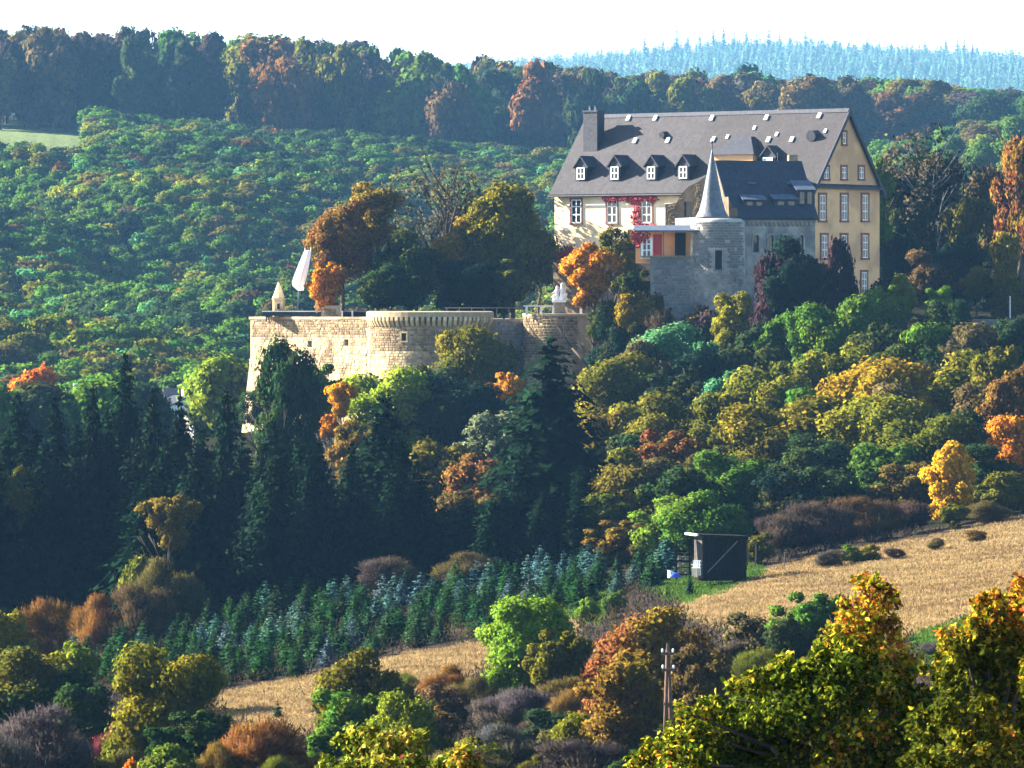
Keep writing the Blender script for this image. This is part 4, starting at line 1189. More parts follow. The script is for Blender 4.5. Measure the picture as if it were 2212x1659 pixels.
def twig_mesh(seed, n, length, width, mat='twig', up=.75, leaves=0.35):
    """bare crown: thin upright twigs with a few leaves left"""
    rng = np.random.default_rng(seed)
    P, Nn, C, R = crown_points(rng, n, 20, .9, (.18, .3))
    d = Nn * .55 + np.array([0, 0, up]) + rng.normal(size=(n, 3)) * .3; d /= np.linalg.norm(d, axis=1, keepdims=True)
    s = np.cross(d, rng.normal(size=(n, 3))); s /= np.linalg.norm(s, axis=1, keepdims=True)
    l = length * rng.uniform(.5, 1.3, (n, 1)); w = width * rng.uniform(.5, 1.2, (n, 1))
    v = np.stack([P - d * l - s * w, P - d * l + s * w, P + d * l + s * w * .3, P + d * l - s * w * .3], 1)
    k = int(n * leaves)
    q = cards(P[:k] + rng.normal(size=(k, 3)) * .02, Nn[:k] + rng.normal(size=(k, 3)) * .6, width * 3.2 * rng.uniform(.6, 1.3, k), rng)
    v = np.concatenate([v.reshape(-1, 3), q.reshape(-1, 3)])
    soft = np.concatenate([np.repeat(Nn, 4, axis=0), np.repeat(Nn[:k], 4, axis=0)]) + rng.normal(size=(len(v), 3)) * .3
    return np_mesh('crown', v, np.arange(len(v)), 4, [MAT[mat]], nrm=soft)

def spruce_mesh(seed, levels, per, cardn, size, droop=.25, mat='needle', base=.05, width=.5, power=.85):
    """whorls of drooping branches carrying needle sprays (unit: radius .5, height 1)"""
    rng = np.random.default_rng(seed)
    P = []; Nn = []; S = []
    for L_ in range(levels):
        f = (L_ + rng.uniform(-.3, .3)) / levels
        z = base + (1 - base) * f
        rad = width * (1 - f) ** power * rng.uniform(.8, 1.08) + .012
        m = max(3, int(per * (1 - f * .6)))
        for i in range(m):
            a = 2 * math.pi * (i + rng.uniform(-.35, .35)) / m + L_ * 1.1
            rr = rad * rng.uniform(.65, 1.12)
            k = max(2, int(cardn * (rr / width) + 1.5))
            t = (np.arange(k) + rng.uniform(.2, .9, k)) / k
            x = rr * t; zz = z + x * .12 - droop * x * t + .05 * x * t ** 3
            side = rng.normal(0, .16, k) * rr * (.35 + .6 * (1 - t))
            P.append(np.stack([np.cos(a) * x - np.sin(a) * side, np.sin(a) * x + np.cos(a) * side, zz - np.abs(side) * .35], 1))
            nn = np.stack([np.cos(a) * .35 + rng.normal(0, .35, k), np.sin(a) * .35 + rng.normal(0, .35, k), np.full(k, .9)], 1); Nn.append(nn)
            S.append(size * (.65 + .5 * (1 - t)) * (.45 + .75 * (rr / width)))
    P = np.concatenate(P); Nn = np.concatenate(Nn); S = np.concatenate(S)
    v = cards(P, Nn, S * rng.uniform(.6, 1.25, len(S)), rng, aspect=.7, fold=-.3)
    soft = P * np.array([2.2, 2.2, 0]) + np.array([0, 0, .5]) + rng.normal(size=P.shape) * .3
    return np_mesh('crown', v.reshape(-1, 3), np.arange(len(P) * 4), 4, [MAT[mat]], nrm=np.repeat(soft, 4, axis=0))

def mesh_of(b, name, mat, smooth=True): return b.mesh(name, mat, smooth)

# ---- the kinds
PR = random.Random(3)
CROWN = {
    'big': [crown_mesh(s, 22000, .0165, 30, .8, rl=(.13, .26)) for s in range(6)],
    'round': [crown_mesh(20 + s, 11000, .022, 34, .75, rl=(.11, .22)) for s in range(6)],
    'tall': [crown_mesh(40 + s, 10000, .021, 28, .6, rl=(.14, .24)) for s in range(3)],
    'point': [crown_mesh(50 + s, 8000, .024, 28, .7, top=.75, rl=(.12, .22)) for s in range(2)],
    'hill': [crown_mesh(60 + s, 3600, .036, 13, .8, rl=(.20, .36), jit=.5) for s in range(6)],
    'ridge': [crown_mesh(160 + s, 6000, .030, 26, .75, rl=(.13, .24), jit=.5) for s in range(5)],
    'bush': [crown_mesh(70 + s, 5000, .030, 20, .9, rl=(.15, .27)) for s in range(4)],
    'bare': [twig_mesh(80 + s, 12000, .05, .0036, leaves=.5) for s in range(4)],
    'thin': [crown_mesh(90 + s, 3000, .0135, 34, .85, rl=(.10, .2), jit=1.2) for s in range(2)],
    'spruce': [spruce_mesh(100 + s, 38, 15, 13, .058, power=.66, droop=.24, width=.5) for s in range(4)],
    'young': [spruce_mesh(110 + s, 17, 10, 6, .085, droop=.05, base=.03, power=.8) for s in range(5)],
}
TRUNK = {
    'tree': [mesh_of(limb_tree(PR, -.06, .9, .028, 14), 'trunk', MAT['bark']) for _ in range(3)],
    'pale': [mesh_of(limb_tree(PR, -.06, .92, .022, 16), 'trunk', MAT['palebark']) for _ in range(2)],
    'limbs': [mesh_of(limb_tree(PR, -.06, .85, .045, 26, .5, .3), 'trunk', MAT['bark']) for _ in range(2)],
}
bt = MB(); bt.tube((0, 0, -.04), (0, 0, .97), .014, .003, 7); TRUNK['spruce'] = [bt.mesh('trunk', MAT['bark'], True)]
bt = MB()
for i in range(9):
    a = i * .7; bt.tube((math.cos(a) * .03, math.sin(a) * .03, -.05), (math.cos(a) * .28, math.sin(a) * .28, .75), .012, .004, 5)
TRUNK['stems'] = [bt.mesh('stems', MAT['bark'], True)]

C_ = {  # base colours (linear reflectance)
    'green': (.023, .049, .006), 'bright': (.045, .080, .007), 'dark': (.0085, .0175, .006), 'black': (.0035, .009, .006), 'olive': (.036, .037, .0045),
    'ygreen': (.058, .068, .006), 'gold': (.095, .063, .005), 'amber': (.21, .100, .007), 'orange': (.22, .072, .006), 'rust': (.062, .027, .008),
    'brown': (.033, .024, .0095), 'plum': (.023, .017, .015), 'maroon': (.0140, .0065, .0080), 'grey': (.027, .026, .025), 'teal': (.022, .074, .026),
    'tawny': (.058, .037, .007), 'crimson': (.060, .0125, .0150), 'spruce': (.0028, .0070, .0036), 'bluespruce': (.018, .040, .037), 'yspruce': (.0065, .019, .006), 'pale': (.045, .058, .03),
}
seen_n = {}
def plant(name, kind, x, y, z, w, h, colour, label, cat, group=None, trunk='tree', patch=.35, z0=.12, cj=.12, seed=None):
    """a tree as an Empty > trunk, crown. w, h in metres; crown fills z0*h..h"""
    rr = random.Random((seed_ := int(x * 31 + y * 17 + h * 7)) if seed is None else seed)
    o = empty(name, (x, y, z), rr.uniform(0, 6.28))
    tag(o, label, cat, group)
    cm = CROWN[kind]; tm = TRUNK[trunk]
    t = link('stems' if trunk == 'stems' else 'trunk', tm[rr.randrange(len(tm))], o)
    t.scale = (h * .8 if trunk not in ('stems', 'spruce') else (w if trunk == 'stems' else h), ) * 2 + (h * (.95 if trunk != 'stems' else .9),)
    if trunk == 'limbs': t.scale = (w, w, h)
    c = link('crown', cm[rr.randrange(len(cm))], o)
    if kind in ('spruce', 'young'): c.scale = (w, w, h)
    else:
        c.scale = (w, w * rr.uniform(.9, 1.05), h * (1 - z0)); c.location = (0, 0, h * z0)
    j = [rr.uniform(1 - cj, 1 + cj) for _ in range(3)]
    col = C_[colour] if isinstance(colour, str) else colour
    c.color = (col[0] * j[0], col[1] * j[1], col[2] * j[2], patch)
    return o

WIDE = 1.65
def ptree(px, top, wpx, D, colour, label, kind='big', patch=.35, trunk='tree', name='broadleaf_tree', cat='tree', group=None, z0=None, base=None):
    k = D / F
    x = (px - 1106) * k
    z = CZ - .95 if on_terrace(x, D) else float(ground(x, D))
    if base is not None: z = max(z, CZ + (HOR - base) * k)
    zt_ = CZ + (HOR - top) * k
    h = max(zt_ - z, .8); w = wpx * k * (WIDE if kind in ('big', 'round') and 420 < D < 562 and top > 560 else 1.22 if kind != 'spruce' else 1.55); w = min(w, h * (2.0 if name == 'shrub' else 1.25 if kind != 'spruce' else .85))
    if z0 is None and name == 'shrub': z0 = .03
    if z0 is None:
        ch = min(h * .93, w * 1.15); z0 = 1 - ch / h
    return plant(name, kind, x, D, z, w, h, colour, label, cat, group, trunk, patch, z0)

# ---- terrace and castle trees
T = ptree
T(738, 425, 135, 612, 'rust', 'rust and olive tree beside the white parasol, first of the terrace trees', patch=.35)
T(700, 560, 80, 604, 'orange', 'low orange-brown tree close behind the white parasol', 'round', .5)
T(818, 392, 110, 618, 'tawny', 'golden column-like tree rising behind the rust terrace tree', 'tall', .8)
T(898, 485, 140, 610, 'dark', 'dark green spreading tree in the middle of the terrace', patch=.25)
T(845, 560, 120, 603, 'dark', 'low dark tree leaning over the boarded terrace railing', 'round', .2)
T(965, 345, 200, 622, (.028, .021, .013), 'half bare grey-brown tree with forked black trunk behind the terrace', 'thin', .35, 'limbs', z0=.38)
T(985, 465, 120, 616, 'gold', 'yellow tree glowing behind the forked black trunk', 'round', .4)
T(1105, 392, 175, 617, (.048, .043, .005), 'tall olive and yellow tree next to the castle corner', patch=.5)
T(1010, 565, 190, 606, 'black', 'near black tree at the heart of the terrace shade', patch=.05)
T(1088, 555, 130, 612, 'olive', 'low brown-olive tree in front of the tall olive one on the terrace', 'round', .5)
T(1165, 500, 80, 625, 'dark', 'dark tree hiding the lower left corner of the ochre castle', 'tall', .2)
T(1283, 518, 122, 584, 'orange', 'bright orange maple-like tree below the castle facade', 'round', .05, z0=.60)
T(1335, 488, 105, 597, 'olive', 'olive green tree behind the bright orange one', 'round', .5)
T(1378, 580, 75, 590, 'dark', 'dark green tree between the orange tree and the stone wing', 'round', .2)
T(1368, 622, 90, 580, 'gold', 'golden yellow small tree under the grey porch wing', 'round', .2)
T(1430, 635, 60, 583, 'tawny', 'tawny shrub at the foot of the grey porch wing', 'bush', .5, 'stems', 'shrub', 'shrub')
T(1455, 655, 130, 576, 'plum', 'dull purple bare bush under the round turret', 'bare', .1, 'stems', 'shrub', 'shrub')
T(1668, 545, 110, 580, 'maroon', 'maroon bush before the chapel windows', 'bush', 0, 'stems', 'shrub', 'shrub')
T(1727, 512, 120, 577, 'black', 'very dark tree in front of the chapel', 'round', .02)
T(1803, 518, 80, 581, 'maroon', 'dark red-brown bush against the ochre gable', 'bush', .0, 'stems', 'shrub', 'shrub')
T(1895, 605, 70, 590, 'maroon', 'small dark red bush at the gable foot', 'bush', .0, 'stems', 'shrub', 'shrub')
T(1500, 660, 110, 579, 'brown', 'brown bush at the foot of the grey wing wall', 'bush', .4, 'stems', 'shrub', 'shrub')
T(1552, 672, 90, 577, 'plum', 'dull purple bush right under the round turret', 'bush', .1, 'stems', 'shrub', 'shrub')
T(1590, 632, 100, 572, 'ygreen', 'yellow-green young tree beneath the round turret', 'round', .3)
T(1640, 690, 110, 568, 'dark', 'dark green tree between the turret and the first teal one', 'round', .1)
T(1440, 705, 150, 560, 'teal', 'broad emerald tree below the stone wing', 'big', .1)
T(1535, 730, 105, 556, 'teal', 'smaller emerald tree just right of the broad emerald one', 'round', .1)
T(1690, 672, 100, 566, 'green', 'green tree under the dark red castle bushes', 'round', .15)
T(1745, 660, 90, 562, 'green', 'mid green tree below the near black chapel tree', 'round', .15)
T(1808, 645, 130, 560, 'green', 'tall mid green tree below the ochre gable', 'big', .2)
T(1915, 612, 85, 574, 'bright', 'vivid yellow-green tree at the foot of the gable', 'round', .2)
T(1950, 585, 70, 580, 'ygreen', 'pointed green-gold tree right of the castle gable', 'point', .3)
T(2030, 618, 60, 586, 'bright', 'small bright green tree under the tall pale-trunked one', 'round', .15)
T(1985, 700, 120, 548, 'green', 'green bushy tree left of the low grey wall', 'round', .2)
T(1900, 690, 100, 552, 'dark', 'dark green tree under the vivid yellow-green one', 'round', .1)
T(2108, 568, 66, 606, 'olive', 'small cone-shaped olive tree above the low grey wall', 'point', .6)
T(2178, 480, 66, 607, 'gold', 'slender golden-green column tree by the pale pole', 'tall', .6, z0=.05)
T(2185, 600, 80, 602, 'olive', 'bushy olive foot of growth beneath the slender golden column', 'bush', .5, 'stems', 'shrub', 'shrub')
T(2208, 262, 115, 640, 'rust', 'tall russet tree cut by the picture edge beyond the castle', 'tall', .9, z0=.2)
T(2020, 255, 230, 652, (.022, .019, .012), 'tall thin-leaved brown tree with pale forked trunk beyond the castle', 'thin', .25, 'pale', z0=.22)
T(2015, 330, 170, 656, 'dark', 'dark tree filling in behind the pale forked trunk', 'big', .2, z0=.1)
T(1945, 335, 110, 655, 'dark', 'dark green tree right behind the pointed gable', 'tall', .15, z0=.1)
T(1895, 322, 66, 640, 'bright', 'lime green tree peeking out behind the steep gable edge', 'tall', .1, z0=.35)
T(1930, 480, 110, 642, 'black', 'near black tree beside the gable wall', 'big', .05, z0=.05)
T(2090, 400, 110, 650, 'olive', 'brown-olive tree between the pale trunk and the russet edge tree', 'tall', .5, z0=.1)
T(2150, 330, 100, 660, 'brown', 'brownish tree left of the tall russet edge tree', 'tall', .5, z0=.1)
T(2090, 500, 130, 640, 'black', 'near black tree behind the cone-shaped olive one', 'big', .05, z0=.05)
T(2010, 540, 110, 636, 'brown', 'brown undergrowth tree at the base of the pale trunk', 'round', .2)
T(2150, 560, 90, 630, 'black', 'dark gap-filling tree behind the slender golden column', 'round', .05, z0=.02)
# ---- trees at the foot of the bastion
T(622, 740, 105, 505, 'dark', 'tall dark green tree covering the sunlit bastion corner', 'big', .1, z0=.12)
T(835, 798, 150, 545, (.085, .105, .008), 'large yellow-green tree before the sunlit bastion wall', patch=.3)
T(735, 815, 62, 540, 'amber', 'amber tree between the green one and the sunlit bastion', 'tall', .2)
T(688, 780, 85, 552, 'green', 'green tree against the brightest part of the bastion wall', 'round', .25)
T(715, 895, 40, 532, 'orange', 'small orange tree above the white pillared shelter', 'bush', .2)
T(1005, 700, 180, 566, 'olive', 'olive tree covering the middle of the bastion', patch=.7)
T(960, 790, 120, 552, 'dark', 'dark tree in front of the broad bastion tower', 'round', .2)
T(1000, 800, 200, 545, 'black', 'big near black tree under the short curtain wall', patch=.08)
T(1095, 800, 60, 552, 'amber', 'small amber tree at the foot of the short curtain wall', 'round', .2)
T(1075, 890, 120, 532, 'pale', 'pale green ivy-covered tree left of the tallest spruce', 'round', .1)
T(950, 950, 130, 492, 'olive', 'yellow-olive tree between the two big spruces', 'round', .4)
T(885, 960, 90, 500, 'green', 'green tree right behind the middle spruce', 'round', .3)
T(1040, 985, 110, 482, 'rust', 'rust-topped tree left of the tallest spruce', 'round', .2)
T(1010, 1060, 160, 470, 'brown', 'brown tree in the dark gap between the big spruces', 'round', .2)
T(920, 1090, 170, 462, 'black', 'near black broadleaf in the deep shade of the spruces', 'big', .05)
T(770, 905, 80, 520, 'tawny', 'tawny small tree in front of the white pillared shelter', 'round', .4)
T(78, 788, 130, 690, 'orange', 'orange tree standing above the dark spruces near the village', 'round', .1)
T(255, 815, 90, 640, 'green', 'green tree by the village roofs', 'round', .2)
T(560, 830, 70, 590, 'dark', 'dark tree at the battered bastion corner', 'tall', .1)
# ---- wooded slope right of the tallest spruce
S_ = [
 (1335, 770, 140, 542, 'olive', 'olive-gold tree right of the tallest spruce top', 'big', .7),
 (1300, 890, 100, 520, 'tawny', 'tawny tree hugging the tallest spruce', 'round', .5),
 (1395, 800, 90, 548, 'dark', 'dark tree under the broad emerald one', 'round', .1),
 (1400, 860, 130, 522, 'ygreen', 'yellow-green tree heading the wooded slope', 'big', .5),
 (1490, 835, 170, 512, 'olive', 'olive-gold crown in the upper row of the slope wood', 'big', .8),
 (1590, 790, 130, 530, 'teal', 'emerald tree at the top of the slope wood', 'round', .1),
 (1560, 850, 130, 505, 'olive', 'gold-flecked olive tree in mid slope', 'round', .9),
 (1660, 800, 140, 520, 'ygreen', 'yellowish tree in the upper slope wood', 'big', .7),
 (1735, 770, 120, 535, 'olive', 'olive tree under the row of green castle trees', 'round', .5),
 (1820, 745, 120, 540, 'ygreen', 'lime-yellow tree below the tall mid green one', 'round', .4),
 (1690, 862, 290, 478, 'olive', 'huge olive and dark green tree above the shed', 'big', .75),
 (1780, 930, 150, 468, 'dark', 'dark shaded half of the wood above the brown scrub', 'big', .15),
 (1590, 965, 230, 446, 'green', 'large deep green tree directly above the shed', 'big', .15),
 (1450, 1060, 110, 428, 'bright', 'bright green tree left of the shed', 'round', .2),
 (1530, 1050, 150, 424, 'green', 'green tree leaning over the shed roof', 'big', .15),
 (1425, 920, 130, 480, 'rust', 'reddish tree in the left part of the slope wood', 'round', .2),
 (1340, 950, 110, 470, 'olive', 'olive tree with yellow tips next to the tallest spruce', 'round', .4),
 (1375, 1000, 150, 452, 'brown', 'brown tree below the reddish one', 'big', .6),
 (1310, 1060, 110, 446, 'olive', 'olive shrubby tree at the foot of the tallest spruce', 'round', .4),
 (1330, 1120, 120, 436, 'tawny', 'tawny bushy tree behind the plantation tips', 'round', .4),
 (1420, 1130, 100, 430, 'brown', 'brown low tree between plantation and shed', 'round', .5),
 (1930, 770, 170, 500, 'gold', 'golden olive crown in the upper right slope wood', 'big', .6),
 (2050, 745, 190, 505, 'olive', 'wide olive tree below the low grey wall', 'big', .7),
 (1920, 850, 170, 474, 'ygreen', 'yellow-green tree in the middle of the right-hand wood', 'big', .5),
 (2010, 900, 190, 456, 'olive', 'green and olive tree behind the glowing golden tree', 'big', .5),
 (1900, 960, 130, 450, 'green', 'green tree left of the glowing golden tree', 'round', .3),
 (2110, 830, 130, 486, 'brown', 'brown thin tree in the right-hand wood', 'round', .5),
 (2165, 740, 110, 498, 'olive', 'olive tree under the pale pole', 'round', .6),
 (2195, 790, 100, 478, 'rust', 'rust-orange tree at the picture edge, upper one', 'round', .5),
 (2185, 900, 110, 452, 'orange', 'orange tree at the picture edge, lower one', 'round', .5),
 (2130, 960, 110, 446, 'dark', 'dark tree between the golden and the orange edge tree', 'round', .2),
 (2052, 955, 125, 428, 'amber', 'glowing golden tree standing at the meadow edge', 'point', .1),
 (2055, 1085, 110, 421, 'olive', 'olive-green bush at the foot of the glowing golden tree', 'round', .4),
 (2180, 1020, 100, 432, 'olive', 'olive tree right of the glowing golden tree', 'round', .5),
]
for px, top, w, D, col, lab, kind, pa in S_: T(px, top, w, D, col, lab, kind, pa)
for i, (px, top, w, D, col, lab) in enumerate([
 (1700, 1105, 120, 414, 'plum', 'purple-brown bare bush right behind the shed'),
 (1790, 1085, 130, 417, 'plum', 'purple-brown bare bush in the middle of the meadow edge'),
 (1880, 1075, 130, 421, 'brown', 'brown bare bush below the dark shaded wood'),
 (1960, 1080, 110, 425, 'plum', 'purple-brown bush left of the olive bush at the golden tree'),
 (2130, 1080, 100, 424, 'brown', 'brown bare bush right of the golden tree'),
 (1640, 1150, 70, 408, 'olive', 'olive bush touching the shed frame')]):
    T(px, top, w, D, col, lab, 'bare' if i < 5 else 'bush', .15, 'stems', 'shrub', 'shrub')

# ---- dark spruces
SPR = [
 (1190, 722, 285, 458, 'tallest dark spruce standing before the slim tower'),
 (1130, 960, 130, 446, 'smaller spruce snuggled against the left of the tallest spruce'),
 (1255, 1000, 110, 450, 'smaller spruce at the right foot of the tallest spruce'),
 (830, 850, 215, 452, 'middle dark spruce in front of the yellow-green tree'),
 (490, 832, 120, 462, 'spruce just left of the battered bastion corner'),
 (390, 850, 120, 466, 'spruce below the white-gabled village house'),
 (270, 757, 150, 470, 'tallest of the dark spruces on the village side'),
 (330, 830, 110, 458, 'spruce between village house and tallest village-side spruce'),
 (200, 830, 120, 462, 'spruce right of the orange village tree'),
 (120, 850, 130, 455, 'spruce below the orange village tree'),
 (40, 845, 150, 458, 'spruce at the picture edge on the village side'),
 (572, 950, 130, 448, 'spruce below the bastion corner, before the white spot'),
 (690, 950, 120, 450, 'spruce under the white pillared shelter'),
 (760, 950, 110, 444, 'spruce left of the middle dark spruce'),
 (900, 990, 120, 446, 'spruce at the right shoulder of the middle dark spruce')]
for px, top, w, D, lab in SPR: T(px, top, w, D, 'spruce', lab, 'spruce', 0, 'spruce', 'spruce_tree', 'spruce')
SPR2 = [(80, 920), (165, 910), (235, 890), (300, 920), (360, 940), (435, 920), (525, 940), (455, 970), (-10, 920), (590, 900), (640, 940), (720, 1025), (800, 970), (870, 960)]
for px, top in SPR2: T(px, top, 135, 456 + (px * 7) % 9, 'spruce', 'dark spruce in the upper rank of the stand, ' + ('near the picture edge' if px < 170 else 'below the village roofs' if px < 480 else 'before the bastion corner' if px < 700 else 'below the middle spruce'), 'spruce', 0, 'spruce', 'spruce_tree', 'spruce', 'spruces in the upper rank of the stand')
rg = random.Random(12)
FILL = [(1440, 800, 140, 538, 'dark'), (1600, 870, 130, 508, 'dark'), (1740, 830, 140, 515, 'green'), (1850, 810, 140, 522, 'olive'), (1960, 740, 140, 530, 'dark'), (2080, 700, 130, 540, 'brown'), (2170, 690, 110, 545, 'dark'),
        (1380, 930, 130, 500, 'dark'), (1480, 920, 140, 490, 'olive'), (1840, 900, 140, 490, 'dark'), (1970, 830, 140, 492, 'brown'), (2080, 890, 140, 470, 'dark'), (2200, 850, 110, 485, 'olive'), (1440, 980, 140, 462, 'brown'),
        (1500, 1010, 130, 440, 'dark'), (1720, 1010, 150, 440, 'black'), (1820, 1010, 130, 440, 'dark'), (1960, 1000, 130, 440, 'brown'), (2120, 1030, 120, 436, 'dark'), (1290, 990, 110, 480, 'dark'), (1560, 750, 120, 550, 'dark'),
        (1480, 760, 120, 548, 'black'), (1640, 745, 110, 552, 'dark'), (1870, 720, 120, 548, 'dark'), (1960, 690, 110, 556, 'black'), (2060, 650, 110, 575, 'dark'), (1400, 720, 110, 556, 'brown'), (1330, 700, 100, 566, 'black'), (1310, 640, 80, 582, 'dark')]
FN = {'dark': 'dark green', 'green': 'mid green', 'olive': 'olive', 'brown': 'brown', 'black': 'near black'}
for px, top, w, D, col in FILL: T(px, top, w, D, col, FN[col] + ' tree filling a gap between brighter crowns ' + (('under the stone wing' if px < 1500 else 'under the round turret' if px < 1690 else 'under the ochre gable' if px < 1930 else 'by the low grey wall') if D > 535 else 'beside the tallest spruce' if px < 1420 else 'above the shed' if px < 1640 else 'above the purple-brown bushes' if px < 1900 else 'around the glowing golden tree' if D < 480 else 'in the upper right wood'), 'round', .3, group='gap-filling trees of the castle slope')
for i in range(26):
    px = rg.uniform(-40, 880); D = rg.uniform(432, 452); top = rg.uniform(930, 1080)
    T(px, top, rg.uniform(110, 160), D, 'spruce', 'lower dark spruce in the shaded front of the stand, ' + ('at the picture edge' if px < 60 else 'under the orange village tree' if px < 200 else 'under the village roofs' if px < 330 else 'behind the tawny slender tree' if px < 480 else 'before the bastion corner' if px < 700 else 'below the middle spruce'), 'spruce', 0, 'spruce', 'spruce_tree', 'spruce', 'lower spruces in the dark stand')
for i in range(8):
    px = rg.uniform(900, 1290); D = rg.uniform(436, 450); top = rg.uniform(1030, 1120)
    T(px, top, rg.uniform(100, 140), D, 'spruce', 'low dark spruce ' + ('left of the foot of the tallest spruce' if px < 1090 else 'at the very foot of the tallest spruce' if px < 1220 else 'right of the foot of the tallest spruce'), 'spruce', 0, 'spruce', 'spruce_tree', 'spruce', 'low spruces under the tallest one')
for px, top, w, D, col, lab, kind in [
 (365, 1055, 95, 424, 'tawny', 'tawny slender tree in front of the black spruces', 'tall'),
 (375, 1190, 120, 414, 'brown', 'brown thicket at the foot of the tawny slender tree', 'bare'),
 (300, 1180, 80, 417, 'olive', 'olive bush left of the brown thicket', 'bush'),
 (215, 1270, 110, 404, 'rust', 'reddish brown thicket behind the plantation, left one', 'bare'),
 (300, 1265, 110, 402, 'brown', 'reddish brown thicket behind the plantation, right one', 'bare'),
 (860, 1205, 150, 420, 'plum', 'purple-brown thicket behind the blue plantation trees', 'bare'),
 (1010, 1190, 120, 425, 'brown', 'brown thicket under the smaller left spruce', 'bare'),
 (20, 1000, 110, 440, 'olive', 'olive tree shining among the edge spruces', 'round'),
]:
    sh = kind in ('bare', 'bush')
    T(px, top, w, D, col, lab, kind, .2, 'stems' if sh else 'tree', 'shrub' if sh else 'broadleaf_tree', 'shrub' if sh else 'tree')

# ---- young spruces of the plantation
TOPE = [(150, 1345), (300, 1320), (600, 1275), (900, 1235), (1150, 1212), (1440, 1195)]
BOTE = [(150, 1440), (330, 1500), (480, 1492), (870, 1405), (1040, 1380), (1240, 1312), (1440, 1262)]
it = lambda tab, x: float(np.interp(x, [p[0] for p in tab], [p[1] for p in tab]))
rg = random.Random(31); spots = []
tries = 0
while len(spots) < 260 and tries < 40000:
    tries += 1
    D = rg.uniform(336, 424); px = rg.uniform(130, 1445); x = (px - 1106) * D / F
    row = HOR - (float(ground(x, D)) - CZ) / D * F
    if not (it(TOPE, px) + 45 < row < it(BOTE, px) + 4): continue
    if any((x - a) ** 2 + (D - b) ** 2 < 1.45 ** 2 for a, b, _, _ in spots): continue
    spots.append((x, D, px, (row - it(TOPE, px) - 45) / max(1, it(BOTE, px) - it(TOPE, px) - 41)))
for x, D, px, f in spots:
    blue = rg.random() < (.62 if f < .35 and px > 700 else .25 if f < .6 else .06) if px > 300 else rg.random() < .3
    lone = False
    col = 'bluespruce' if blue else 'yspruce'
    h = rg.uniform(1.8, 2.9) * (1.08 if f < .3 else .95)
    rown = 'back rows' if f < .33 else 'middle rows' if f < .66 else 'front rows'
    side = 'at the village end' if px < 300 else 'behind the olive-gold tree' if px < 480 else 'above the lower straw meadow' if px < 700 else 'behind the dark meadow tree' if px < 900 else 'above the straw strip' if px < 1050 else 'behind the light green tree' if px < 1220 else 'towards the shed'
    size = 'tall ' if h > 2.6 else 'small ' if h < 2.1 else ''
    lab = f"{size}{'blue-grey' if blue else 'dark green'} young spruce in the {rown}, {side}"
    plant('young_spruce', 'young', x, D, float(ground(x, D)) - .05, h * rg.uniform(.85, 1.2), h, col, lab, 'young spruce', 'young spruces of the plantation', 'spruce', 0, 0, .22)
for px, row, hpx, col, lab in [(367, 1395, 80, 'bluespruce', 'silver blue young spruce standing out alone among the green ones'),
    (1490, 1285, 48, 'yspruce', 'dark round little conifer on the lawn before the shed'), (1440, 1290, 34, 'bright', 'small light green conifer left of the dark one on the lawn'),
    (600, 1552, 44, 'yspruce', 'single little dark conifer out in the straw meadow')]:
    for D in np.arange(250, 430, .5):
        x = (px - 1106) * D / F
        if HOR - (float(ground(x, D)) - CZ) / D * F < row: break
    h = hpx * D / F
    plant('young_spruce', 'young', x, D, float(ground(x, D)) - .05, h * .75, h, col, lab, 'young spruce', None, 'spruce', 0, 0, .1)

